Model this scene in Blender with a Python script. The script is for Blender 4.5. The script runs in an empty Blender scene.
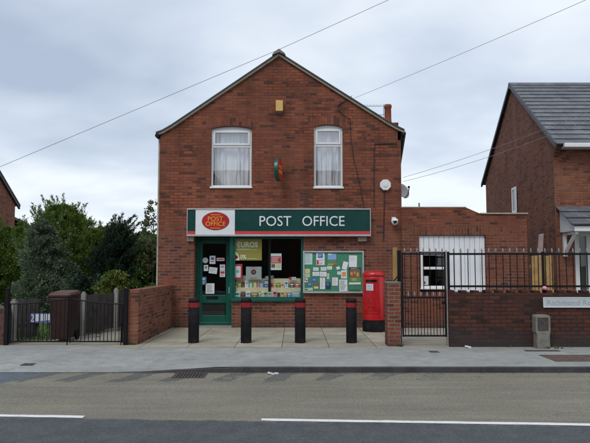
import bpy, bmesh, math, random
from mathutils import Vector, Matrix
random.seed(7)
S = bpy.context.scene
COL = S.collection
R = math.radians
# ------------------------------------------------------------------ camera
F = 580.0; HZ = 263.0; CX = 295.0; CY = 221.5; EYE = 1.6
PITCH = math.atan((HZ - CY) / F)
cam_d = bpy.data.cameras.new('camera'); cam = bpy.data.objects.new('camera', cam_d); COL.objects.link(cam)
cam.location = (0, 0, EYE); cam.rotation_euler = (R(90) + PITCH, 0, 0)
cam_d.sensor_width = 36; cam_d.lens = F / 590 * 36; cam_d.clip_start = 0.1; cam_d.clip_end = 1000
S.camera = cam

def A(px, py, Y):
    """surveyed point: where the sight line of photo pixel px, py meets the plane at distance Y"""
    dx = (px - CX) / F; dz = (CY - py) / F
    c, s = math.cos(PITCH), math.sin(PITCH)
    t = Y / (c - dz * s)
    return dx * t, EYE + t * (s + dz * c)

# ------------------------------------------------------------------ materials
MATS = {}
def nodes(name):
    m = bpy.data.materials.new(name); m.use_nodes = True
    nt = m.node_tree; b = nt.nodes['Principled BSDF']
    return m, nt, b
def N(nt, typ, **kw):
    n = nt.nodes.new(typ)
    for k, v in kw.items():
        if k in n.inputs: n.inputs[k].default_value = v
        else: setattr(n, k, v)
    return n
def rgb(c): return (c[0], c[1], c[2], 1)
def mixrgb(nt, fac, a, b, blend='MIX'):
    n = nt.nodes.new('ShaderNodeMix'); n.data_type = 'RGBA'; n.blend_type = blend
    for i, v in ((0, fac), (6, a), (7, b)):
        if isinstance(v, bpy.types.NodeSocket): nt.links.new(v, n.inputs[i])
        elif i == 0: n.inputs[0].default_value = v
        else: n.inputs[i].default_value = rgb(v)
    return n.outputs[2]
def math_n(nt, op, a, b=None, c=None, clamp=False):
    n = nt.nodes.new('ShaderNodeMath'); n.operation = op; n.use_clamp = clamp
    for i, v in enumerate((a, b, c)):
        if v is None: continue
        if isinstance(v, bpy.types.NodeSocket): nt.links.new(v, n.inputs[i])
        else: n.inputs[i].default_value = v
    return n.outputs[0]
def ramp(nt, fac, stops):
    n = nt.nodes.new('ShaderNodeValToRGB'); nt.links.new(fac, n.inputs[0])
    e = n.color_ramp.elements
    while len(e) < len(stops): e.new(0.5)
    for el, (p, c) in zip(e, stops):
        el.position = p; el.color = rgb(c) if not isinstance(c, (int, float)) else (c, c, c, 1)
    return n.outputs[0]
def noise(nt, vec, scale, detail=4, rough=0.6):
    n = N(nt, 'ShaderNodeTexNoise', Scale=scale, Detail=detail, Roughness=rough)
    if vec is not None: nt.links.new(vec, n.inputs['Vector'])
    return n.outputs['Fac']
def bump(nt, b, h, strength=0.3, dist=0.01):
    n = N(nt, 'ShaderNodeBump', Strength=strength, Distance=dist)
    nt.links.new(h, n.inputs['Height']); nt.links.new(n.outputs[0], b.inputs['Normal'])
def pos(nt): return nt.nodes.new('ShaderNodeNewGeometry').outputs['Position']

def mk(name, col, rough=0.6, var=0.25, scale=6, bmp=0.15, metal=0.0, spec=0.4, dirt=0.0):
    if name in MATS: return MATS[name]
    m, nt, b = nodes(name)
    p = nt.nodes.new('ShaderNodeTexCoord').outputs['Object']
    f = noise(nt, p, scale)
    lo = [c * (1 - var) for c in col]; hi = [min(1, c * (1 + var)) for c in col]
    c = ramp(nt, f, [(0.3, lo), (0.7, hi)])
    if dirt:
        d = noise(nt, p, scale * 0.5, 8, 0.7)
        d = math_n(nt, 'MULTIPLY', ramp(nt, d, [(0.48, 0.0), (0.7, 1.0)]), dirt)
        c = mixrgb(nt, d, c, (0.09, 0.075, 0.06))
    nt.links.new(c, b.inputs['Base Color'])
    b.inputs['Metallic'].default_value = metal; b.inputs['Specular IOR Level'].default_value = spec
    r = noise(nt, p, scale * 2)
    nt.links.new(math_n(nt, 'MULTIPLY_ADD', r, 0.3, rough - 0.15, True), b.inputs['Roughness'])
    if bmp: bump(nt, b, noise(nt, p, scale * 6), bmp, 0.004)
    MATS[name] = m
    return m

def brick(name, c1, c2, dark, mortar, darkfrac=0.12, patch=0.5, w=0.225, h=0.075, foot_dark=0.0, m_size=0.009, base=None, baseh=0.3, low_mortar_shade=False):
    m, nt, b = nodes(name)
    uv = nt.nodes.new('ShaderNodeTexCoord').outputs['UV']
    def bt(a, bb, mo, bias=0.0, ms=m_size):
        n = N(nt, 'ShaderNodeTexBrick', Scale=1.0)
        n.offset = 0.5; n.squash = 1.0
        n.inputs['Brick Width'].default_value = w; n.inputs['Row Height'].default_value = h
        n.inputs['Mortar Size'].default_value = ms; n.inputs['Mortar Smooth'].default_value = 0.2
        n.inputs['Bias'].default_value = bias
        n.inputs['Color1'].default_value = rgb(a); n.inputs['Color2'].default_value = rgb(bb); n.inputs['Mortar'].default_value = rgb(mo)
        nt.links.new(uv, n.inputs['Vector']); return n
    n1 = bt(c1, c2, c1)
    rnd = bt((0, 0, 0), (1, 1, 1), (0, 0, 0))
    P = pos(nt)
    n_hi = noise(nt, P, 38, 3); n_lo = noise(nt, P, 0.8, 4); n_mid = noise(nt, P, 3.2, 3)
    col = n1.outputs['Color']
    # burnt dark bricks, gathered in patches
    r2 = math_n(nt, 'ADD', rnd.outputs['Color'], math_n(nt, 'MULTIPLY', math_n(nt, 'SUBTRACT', n_mid, 0.5), 1.5))
    dk = ramp(nt, r2, [(1 - darkfrac - 0.06, 0.0), (1 - darkfrac + 0.06, 1.0)])
    col = mixrgb(nt, math_n(nt, 'MULTIPLY', dk, 0.8), col, dark)
    # face texture and broad weathering
    col = mixrgb(nt, 1.0, col, ramp(nt, n_hi, [(0.25, 0.72), (0.75, 1.22)]), 'MULTIPLY')
    col = mixrgb(nt, patch, col, ramp(nt, n_lo, [(0.3, 0.55), (0.68, 1.25)]), 'MULTIPLY')
    mo = mixrgb(nt, 1.0, mortar, ramp(nt, noise(nt, P, 1.7, 5), [(0.3, 0.35), (0.7, 1.2)]), 'MULTIPLY')
    if low_mortar_shade:   # harder, paler repointing on the lower part of the front
        zz = N(nt, 'ShaderNodeSeparateXYZ'); nt.links.new(P, zz.inputs[0])
        lf = math_n(nt, 'MULTIPLY', math_n(nt, 'MULTIPLY_ADD', zz.outputs['Z'], -0.9, 2.6, True), ramp(nt, noise(nt, P, 1.1, 3), [(.35, .15), (.6, 1.0)]))
        mo = mixrgb(nt, lf, mo, (0.20, 0.165, 0.14))
        col = mixrgb(nt, math_n(nt, 'MULTIPLY', lf, .28), col, (0.10, 0.038, 0.028))  # lower bricks darkened too: shade below the sign put into their colour
    # rain streaks and soot running down the face
    mps = N(nt, 'ShaderNodeMapping'); mps.inputs['Scale'].default_value = (2.2, 2.2, 0.18); nt.links.new(P, mps.inputs[0])
    col = mixrgb(nt, 0.8, col, ramp(nt, noise(nt, mps.outputs[0], 1.5, 5, .6), [(.35, .8), (.62, 1.14)]), 'MULTIPLY')
    col = mixrgb(nt, n1.outputs['Fac'], col, mo)
    if foot_dark:  # blends to a near-black tone towards the foot of the wall
        z = N(nt, 'ShaderNodeSeparateXYZ'); nt.links.new(P, z.inputs[0])
        f = math_n(nt, 'SUBTRACT', 1.0, math_n(nt, 'DIVIDE', z.outputs['Z'], baseh), None, True)
        f = math_n(nt, 'MULTIPLY', math_n(nt, 'MULTIPLY', f, noise(nt, P, 5, 5)), foot_dark * 2, True)
        col = mixrgb(nt, f, col, base or (0.04, 0.036, 0.034))
    nt.links.new(col, b.inputs['Base Color'])
    b.inputs['Roughness'].default_value = 0.85; b.inputs['Specular IOR Level'].default_value = 0.25
    hgt = math_n(nt, 'ADD', math_n(nt, 'SUBTRACT', 1.0, n1.outputs['Fac']), math_n(nt, 'MULTIPLY', n_hi, 0.4))
    bump(nt, b, hgt, 0.6, 0.008)
    MATS[name] = m
    return m

B_OLD = brick('old_brick', (0.262, 0.078, 0.040), (0.170, 0.049, 0.028), (0.075, 0.031, 0.025), (0.13, 0.078, 0.058), 0.10, 0.6, foot_dark=0.6, low_mortar_shade=True)
B_WALL = brick('wall_brick', (0.115, 0.038, 0.026), (0.07, 0.028, 0.021), (0.03, 0.018, 0.017), (0.034, 0.026, 0.024), 0.2, 0.6, foot_dark=1.0, base=(0.035, 0.03, 0.032), baseh=0.45)
B_LEFT = brick('garden_brick', (0.27, 0.088, 0.045), (0.18, 0.058, 0.032), (0.06, 0.028, 0.022), (0.2, 0.15, 0.12), 0.2, 0.4, foot_dark=0.4)
B_NEW = brick('new_brick', (0.25, 0.09, 0.048), (0.175, 0.06, 0.036), (0.10, 0.04, 0.03), (0.17, 0.12, 0.095), 0.14, 0.3)
B_DARK = brick('dark_brick', (0.12, 0.05, 0.035), (0.08, 0.035, 0.028), (0.04, 0.025, 0.023), (0.10, 0.085, 0.075), 0.25, 0.4)

def glass(name='glass', refl=1.0, tint=(0.9, 0.95, 0.95)):
    m, nt, b = nodes(name); nt.nodes.remove(b)
    out = nt.nodes['Material Output']
    tr = N(nt, 'ShaderNodeBsdfTransparent'); tr.inputs[0].default_value = rgb(tint)
    gl = N(nt, 'ShaderNodeBsdfGlossy', Roughness=0.01)
    lw_ = N(nt, 'ShaderNodeLayerWeight', Blend=0.5)
    fac = math_n(nt, 'MULTIPLY_ADD', math_n(nt, 'POWER', lw_.outputs['Facing'], 5.0), 0.9, 0.045)
    bp = N(nt, 'ShaderNodeBump', Strength=0.03, Distance=0.02)
    nt.links.new(noise(nt, nt.nodes.new('ShaderNodeTexCoord').outputs['Object'], 2.0, 1), bp.inputs['Height'])
    nt.links.new(bp.outputs[0], gl.inputs['Normal'])
    mx = N(nt, 'ShaderNodeMixShader')
    nt.links.new(math_n(nt, 'MULTIPLY', fac, refl, None, True), mx.inputs[0])
    nt.links.new(tr.outputs[0], mx.inputs[1]); nt.links.new(gl.outputs[0], mx.inputs[2])
    nt.links.new(mx.outputs[0], out.inputs['Surface'])
    MATS[name] = m; return m
GLASS = glass('glass', 1.0, (.97, 1, .99))
GLASS_UP = glass('upstairs_glass', 4.2, (1, 1, 1))

def net_mat():
    m, nt, b = nodes('net_curtain'); out = nt.nodes['Material Output']; nt.nodes.remove(b)
    d = N(nt, 'ShaderNodeBsdfDiffuse'); d.inputs[0].default_value = (0.93, 0.94, 0.96, 1)
    t = N(nt, 'ShaderNodeBsdfTransparent')
    mx = N(nt, 'ShaderNodeMixShader')
    mp = N(nt, 'ShaderNodeMapping'); mp.inputs['Scale'].default_value = (1, 0, 0.07)
    nt.links.new(nt.nodes.new('ShaderNodeTexCoord').outputs['Object'], mp.inputs[0])
    nt.links.new(ramp(nt, noise(nt, mp.outputs[0], 16, 3, .6), [(0.42, 0.0), (0.56, 0.06), (0.70, 0.6)]), mx.inputs[0])   # the weave lets light through between the gathers
    nt.links.new(d.outputs[0], mx.inputs[1]); nt.links.new(t.outputs[0], mx.inputs[2])
    nt.links.new(mx.outputs[0], out.inputs['Surface']); return m
NET = net_mat()

def leaf_mat(name, c1, c2, c3, rough=0.6):
    m, nt, b = nodes(name); out = nt.nodes['Material Output']
    g = nt.nodes.new('ShaderNodeNewGeometry')
    p = nt.nodes.new('ShaderNodeTexCoord').outputs['Object']
    f = math_n(nt, 'ADD', math_n(nt, 'MULTIPLY', g.outputs['Random Per Island'], 0.55), math_n(nt, 'MULTIPLY', noise(nt, p, 2.2, 3), 0.45))
    c = ramp(nt, f, [(0.2, c1), (0.5, c2), (0.8, c3)])
    nt.links.new(c, b.inputs['Base Color']); b.inputs['Roughness'].default_value = rough
    b.inputs['Specular IOR Level'].default_value = 0.25
    t = N(nt, 'ShaderNodeBsdfTranslucent'); nt.links.new(c, t.inputs[0])
    mx = N(nt, 'ShaderNodeMixShader'); mx.inputs[0].default_value = 0.25
    nt.links.new(b.outputs[0], mx.inputs[1]); nt.links.new(t.outputs[0], mx.inputs[2])
    nt.links.new(mx.outputs[0], out.inputs['Surface']); return m

# ------------------------------------------------------------------ mesh builder
def newell(pts):
    n = Vector((0, 0, 0))
    for i, p in enumerate(pts):
        q = pts[(i + 1) % len(pts)]
        n += Vector(((p[1] - q[1]) * (p[2] + q[2]), (p[2] - q[2]) * (p[0] + q[0]), (p[0] - q[0]) * (p[1] + q[1])))
    return n
class MB:
    def __init__(self): self.v = []; self.f = []; self.m = []; self.s = []
    def add(self, vs, fs, mi=0, smooth=False):
        o = len(self.v); self.v += [tuple(p) for p in vs]
        for f in fs: self.f.append([i + o for i in f]); self.m.append(mi); self.s.append(smooth)
        return self
    def box(self, x0, x1, y0, y1, z0, z1, mi=0):
        vs = [(x, y, z) for z in (z0, z1) for y in (y0, y1) for x in (x0, x1)]
        return self.add(vs, [(0, 2, 3, 1), (4, 5, 7, 6), (0, 1, 5, 4), (1, 3, 7, 5), (3, 2, 6, 7), (2, 0, 4, 6)], mi)
    def obox(self, c, hx, hy, hz, M, mi=0):
        vs = [Vector(c) + M @ Vector((sx * hx, sy * hy, sz * hz)) for sz in (-1, 1) for sy in (-1, 1) for sx in (-1, 1)]
        return self.add(vs, [(0, 2, 3, 1), (4, 5, 7, 6), (0, 1, 5, 4), (1, 3, 7, 5), (3, 2, 6, 7), (2, 0, 4, 6)], mi)
    def loft(self, a, b, mi=0, smooth=False):
        """solid between two rings of points (front ring a, back ring b), same count"""
        n = len(a); vs = list(a) + list(b)
        fs = [tuple(range(n)), tuple(range(2 * n - 1, n - 1, -1))] + [(i, n + i, n + (i + 1) % n, (i + 1) % n) for i in range(n)]
        self.add(vs, fs, mi, smooth)
        return self
    def prism_y(self, poly, y0, y1, mi=0): return self.loft([(x, y0, z) for x, z in poly], [(x, y1, z) for x, z in poly], mi)
    def prism_x(self, poly, x0, x1, mi=0): return self.loft([(x0, y, z) for y, z in poly], [(x1, y, z) for y, z in poly], mi)
    def tube(self, pts, r, n=8, mi=0, smooth=True):
        pts = [Vector(p) for p in pts]; k = len(pts); rr = r if isinstance(r, (list, tuple)) else [r] * k
        vs = []; ref = None
        for i, p in enumerate(pts):
            d = (pts[min(i + 1, k - 1)] - pts[max(i - 1, 0)]).normalized()
            if ref is None: ref = Vector((0, 0, 1)) if abs(d.z) < 0.9 else Vector((1, 0, 0))
            u = d.cross(ref).normalized(); w = d.cross(u).normalized()
            for j in range(n):
                a = 2 * math.pi * j / n; vs.append(p + (u * math.cos(a) + w * math.sin(a)) * rr[i])
        fs = [(i * n + j, i * n + (j + 1) % n, (i + 1) * n + (j + 1) % n, (i + 1) * n + j) for i in range(k - 1) for j in range(n)]
        self.add(vs, fs, mi, smooth)
        self.add([vs[j] for j in range(n)], [tuple(range(n - 1, -1, -1))], mi); self.add(vs[-n:], [tuple(range(n))], mi)
        return self
    def lathe(self, prof, c=(0, 0, 0), n=24, mi=0, smooth=True):
        vs = []; k = len(prof)
        for r, z in prof:
            for j in range(n):
                a = 2 * math.pi * j / n; vs.append((c[0] + r * math.cos(a), c[1] + r * math.sin(a), c[2] + z))
        fs = [(i * n + j, i * n + (j + 1) % n, (i + 1) * n + (j + 1) % n, (i + 1) * n + j) for i in range(k - 1) for j in range(n)]
        self.add(vs, fs, mi, smooth)
        self.add(vs[:n], [tuple(range(n - 1, -1, -1))], mi); self.add(vs[-n:], [tuple(range(n))], mi)
        return self
    def disc_y(self, cx, cz, rx, rz, y0, y1, mi=0, n=32):
        """flat elliptical disc standing upright, facing -Y"""
        ring = [(cx + rx * math.cos(2 * math.pi * i / n), cz + rz * math.sin(2 * math.pi * i / n)) for i in range(n)]
        return self.prism_y(ring, y0, y1, mi)
    def text(self, s, x0, x1, z0, z1, y, depth=0.002, mi=0, shear=0.0, bold=0.0):
        cu = bpy.data.curves.new('t', 'FONT'); cu.body = s; cu.size = 1; cu.resolution_u = 3; cu.extrude = 0.02; cu.shear = shear; cu.offset = bold
        o = bpy.data.objects.new('t', cu); COL.objects.link(o)
        dg = bpy.context.evaluated_depsgraph_get(); me = bpy.data.meshes.new_from_object(o.evaluated_get(dg))
        xs = [p.co.x for p in me.vertices]; ys = [p.co.y for p in me.vertices]
        a, b, c, d = min(xs), max(xs), min(ys), max(ys)
        vs = [(x0 + (p.co.x - a) / (b - a) * (x1 - x0), y - depth * (p.co.z > 0), z0 + (p.co.y - c) / (d - c) * (z1 - z0)) for p in me.vertices]
        self.add(vs, [tuple(pl.vertices) for pl in me.polygons], mi)
        bpy.data.objects.remove(o); bpy.data.curves.remove(cu); bpy.data.meshes.remove(me)
        return self
    def xf(self, M, start=0):
        for i in range(start, len(self.v)): self.v[i] = tuple(M @ Vector(self.v[i]))
        return self

OFF = {}
def tag(o, label=None, cat=None, group=None, kind=None):
    if label: o['label'] = label
    if cat: o['category'] = cat
    if group: o['group'] = group
    if kind: o['kind'] = kind
    return o
def fix_normals(me):
    bm = bmesh.new(); bm.from_mesh(me); bmesh.ops.recalc_face_normals(bm, faces=bm.faces); bm.to_mesh(me); bm.free()
def set_uv(me, off, swap=False):
    uvl = me.uv_layers.new(name='UVMap').data
    vs = me.vertices
    for pl in me.polygons:
        n = pl.normal
        if abs(n.z) > 0.75: t = Vector((1, 0, 0)); b = Vector((0, 1, 0))
        else:
            t = Vector((-n.y, n.x, 0)).normalized(); b = Vector((0, 0, 1))
            if abs(t.x) > abs(t.y): t = t if t.x > 0 else -t
            else: t = t if t.y > 0 else -t
        for li in pl.loop_indices:
            p = vs[me.loops[li].vertex_index].co + off
            u, v = p.dot(t), p.dot(b)
            uvl[li].uv = (v, u) if swap else (u, v)
def obj(name, mb, mats, parent=None, label=None, cat=None, group=None, kind=None, bevel=0, swap=False, fix=True, origin=None):
    me = mb if isinstance(mb, bpy.types.Mesh) else bpy.data.meshes.new(name)
    if not isinstance(mb, bpy.types.Mesh):
        me.from_pydata(mb.v, [], mb.f)
    if not isinstance(mats, (list, tuple)): mats = [mats]
    me.materials.clear()
    for m in mats: me.materials.append(m)
    if not isinstance(mb, bpy.types.Mesh):
        me.polygons.foreach_set('material_index', mb.m); me.polygons.foreach_set('use_smooth', mb.s)
    me.validate()
    if fix: fix_normals(me)
    o = bpy.data.objects.new(name, me); COL.objects.link(o)
    if parent is not None:
        off = OFF[parent.name]; o.parent = parent; OFF[o.name] = off
    elif kind == 'structure': off = Vector((0, 0, 0)); OFF[o.name] = off
    else:
        xs = [v.co for v in me.vertices]
        off = Vector(origin) if origin else Vector(((min(p.x for p in xs) + max(p.x for p in xs)) / 2, (min(p.y for p in xs) + max(p.y for p in xs)) / 2, min(p.z for p in xs)))
        o.location = off; OFF[o.name] = off
    if off.length:
        me.transform(Matrix.Translation(-off))
    me.update()
    set_uv(me, off, swap)
    if bevel:
        bv = o.modifiers.new('bevel', 'BEVEL'); bv.width = bevel; bv.segments = 2; bv.limit_method = 'ANGLE'; bv.angle_limit = R(40)
    return tag(o, label, cat, group, kind)
def thing(name, loc, label, cat, group=None):
    o = bpy.data.objects.new(name, None); COL.objects.link(o); o.location = loc; o.empty_display_size = 0.2
    OFF[o.name] = Vector(loc)
    return tag(o, label, cat, group)
def dup(root, loc, label, group=None):
    r = root.copy(); COL.objects.link(r); r.location = loc; r['label'] = label
    if group: r['group'] = group
    for ch in list(root.children):
        c = ch.copy(); COL.objects.link(c); c.parent = r
        for g in ch.children:
            d = g.copy(); COL.objects.link(d); d.parent = c
    return r
def boolean(body, cutters):
    def tmp(mb):
        me = bpy.data.meshes.new('tmp'); me.from_pydata(mb.v, [], mb.f); me.validate(); fix_normals(me)
        o = bpy.data.objects.new('tmp', me); COL.objects.link(o); return o
    b = tmp(body); cs = [tmp(c) for c in cutters]
    for c in cs:
        md = b.modifiers.new('b', 'BOOLEAN'); md.operation = 'DIFFERENCE'; md.solver = 'EXACT'; md.object = c
    dg = bpy.context.evaluated_depsgraph_get(); me = bpy.data.meshes.new_from_object(b.evaluated_get(dg))
    for o in cs + [b]:
        d = o.data; bpy.data.objects.remove(o); bpy.data.meshes.remove(d)
    return me

# plain materials
WHITE = mk('white_upvc', (0.72, 0.73, 0.74), 0.35, 0.04, 3, 0.02, spec=0.5)
WHITE_OLD = mk('weathered_white_boards', (0.74, 0.76, 0.79), 0.6, 0.08, 3, 0.05, dirt=0.3)
BLACKM = mk('black_painted_metal', (0.008, 0.008, 0.01), 0.5, 0.3, 12, 0.1, spec=0.2)
FINIAL = mk('finial_reflection_grey', (0.22, 0.22, 0.225), 0.5, 0.3, 20, 0.1)  # black castings painted paler: the reflection on them is put into the colour
GREEN = mk('green_paint', (0.002, 0.085, 0.06), 0.35, 0.12, 3, 0.03, spec=0.5)
SIGNGREEN = mk('sign_green', (0.004, 0.05, 0.042), 0.35, 0.08, 2, 0.0)
SIGNRED = mk('sign_red', (0.55, 0.055, 0.06), 0.4, 0.08, 3, 0.0)
SIGNWHITE = mk('sign_white', (0.72, 0.74, 0.76), 0.4, 0.04, 3, 0.0)
OVALRED = mk('oval_red', (0.45, 0.018, 0.02), 0.35, 0.06, 3, 0.0)
OVALYEL = mk('oval_yellow', (0.72, 0.42, 0.05), 0.4, 0.05, 3, 0.0)
ALU = mk('aluminium', (0.45, 0.46, 0.47), 0.4, 0.1, 8, 0.05, 0.3)
SLATE = mk('slate', (0.06, 0.062, 0.07), 0.55, 0.3, 5, 0.2)
TILE = mk('grey_concrete_tile', (0.15, 0.162, 0.185), 0.5, 0.22, 3, 0.25)
TILEDARK = mk('dark_verge', (0.035, 0.036, 0.045), 0.5, 0.2, 6, 0.1)
CREAM = mk('cream_mortar', (0.42, 0.38, 0.29), 0.8, 0.25, 7, 0.3, dirt=0.4)
STONE = mk('weathered_stone', (0.30, 0.265, 0.20), 0.85, 0.3, 9, 0.5, dirt=0.4)
STONEG = mk('grey_weathered_stone', (0.19, 0.18, 0.155), 0.85, 0.35, 9, 0.5, dirt=0.5)
CONC = mk('concrete', (0.25, 0.245, 0.225), 0.85, 0.2, 6, 0.4, dirt=0.2)
WOOD = mk('yellow_timber', (0.36, 0.22, 0.085), 0.75, 0.3, 6, 0.3)
GREYWOOD = mk('silvered_timber', (0.062, 0.056, 0.052), 0.85, 0.35, 6, 0.4)
PALEPLANK = mk('pale_plank', (0.27, 0.2, 0.19), 0.8, 0.2, 8, 0.3)
TERRA = mk('terracotta', (0.22, 0.055, 0.03), 0.75, 0.25, 8, 0.2)
PBRED = mk('pillar_red', (0.44, 0.008, 0.012), 0.3, 0.14, 5, 0.04, spec=0.5, dirt=.12)
BOLRED = mk('reflective_red', (0.25, 0.012, 0.014), 0.4, 0.15, 10, 0.05)
BOLBLK = mk('black_plastic', (0.006, 0.006, 0.008), 0.6, 0.25, 8, 0.1, spec=0.15, dirt=.2)
BINBR = mk('brown_plastic', (0.036, 0.014, 0.011), 0.5, 0.2, 5, 0.05)
YELLOW = mk('yellow_plastic', (0.62, 0.40, 0.12), 0.45, 0.08, 6, 0.02)
IRON = mk('cast_iron', (0.06, 0.052, 0.048), 0.7, 0.4, 25, 0.5)
CABLE = mk('black_cable', (0.02, 0.02, 0.022), 0.6, 0.1, 5, 0.0)
WIRE = mk('grey_wire', (0.2, 0.21, 0.23), 0.6, 0.1, 5, 0.0)
FELT = mk('green_felt', (0.06, 0.22, 0.13), 0.95, 0.15, 25, 0.2)
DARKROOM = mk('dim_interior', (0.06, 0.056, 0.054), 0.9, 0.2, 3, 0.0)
ROOMWALL = mk('bedroom_wall', (0.35, 0.34, 0.33), 0.9, 0.1, 3, 0.0)
TAN = mk('tan_shelf', (0.66, 0.56, 0.38), 0.6, 0.1, 5, 0.02)
LENS = mk('dark_lens', (0.01, 0.01, 0.012), 0.1, 0.1, 5, 0.0)
GREYP = mk('grey_dish', (0.33, 0.33, 0.34), 0.5, 0.1, 6, 0.02)
BARK = mk('bark', (0.07, 0.05, 0.038), 0.9, 0.3, 14, 0.6)
def flat(r, g, b, nm=None): return mk(nm or 'print_%02d_%02d_%02d' % (r * 99, g * 99, b * 99), (r, g, b), 0.6, 0.05, 6, 0.0)
PAPER = flat(0.7, 0.72, 0.74, 'white_paper'); INK = flat(0.08, 0.08, 0.09, 'ink'); GINK = flat(0.35, 0.36, 0.38, 'grey_ink')
PRED = flat(0.55, 0.04, 0.05, 'red_print'); PBLUE = flat(0.06, 0.13, 0.42, 'blue_print'); PGREEN = flat(0.09, 0.26, 0.06, 'green_print')
PGOLD = flat(0.37, 0.29, 0.065, 'gold_print'); PORANGE = flat(0.62, 0.27, 0.10, 'orange_print'); PCYAN = flat(0.42, 0.62, 0.60, 'pale_cyan_paper')
PSKY = flat(0.22, 0.38, 0.62, 'sky_print'); PYEL = flat(0.62, 0.56, 0.24, 'yellow_paper'); PDARK = flat(0.03, 0.03, 0.04, 'dark_print'); PPINK = flat(0.75, 0.28, 0.4, 'pink_print')
PMINT = flat(0.40, 0.55, 0.36, 'mint_paper'); PBROWN = flat(0.2, 0.11, 0.07, 'brown_print')

# ================================================================== SETTING
def structure(name, mb, m): return obj(name, mb, m, kind='structure')
def sheet(x0, x1, y0, y1, z): return MB().add([(x0, y0, z), (x1, y0, z), (x1, y1, z), (x0, y1, z)], [(0, 1, 2, 3)])

def ground_mat():
    m, nt, b = nodes('rough_ground'); P = pos(nt)
    c = ramp(nt, noise(nt, P, 1.5, 6), [(0.3, (0.045, 0.055, 0.025)), (0.7, (0.10, 0.10, 0.06))])
    nt.links.new(c, b.inputs['Base Color']); b.inputs['Roughness'].default_value = 0.95
    bump(nt, b, noise(nt, P, 20, 5), 0.6, 0.05); return m
structure('ground', sheet(-400, 400, -300, 600, -0.16), ground_mat())

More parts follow.
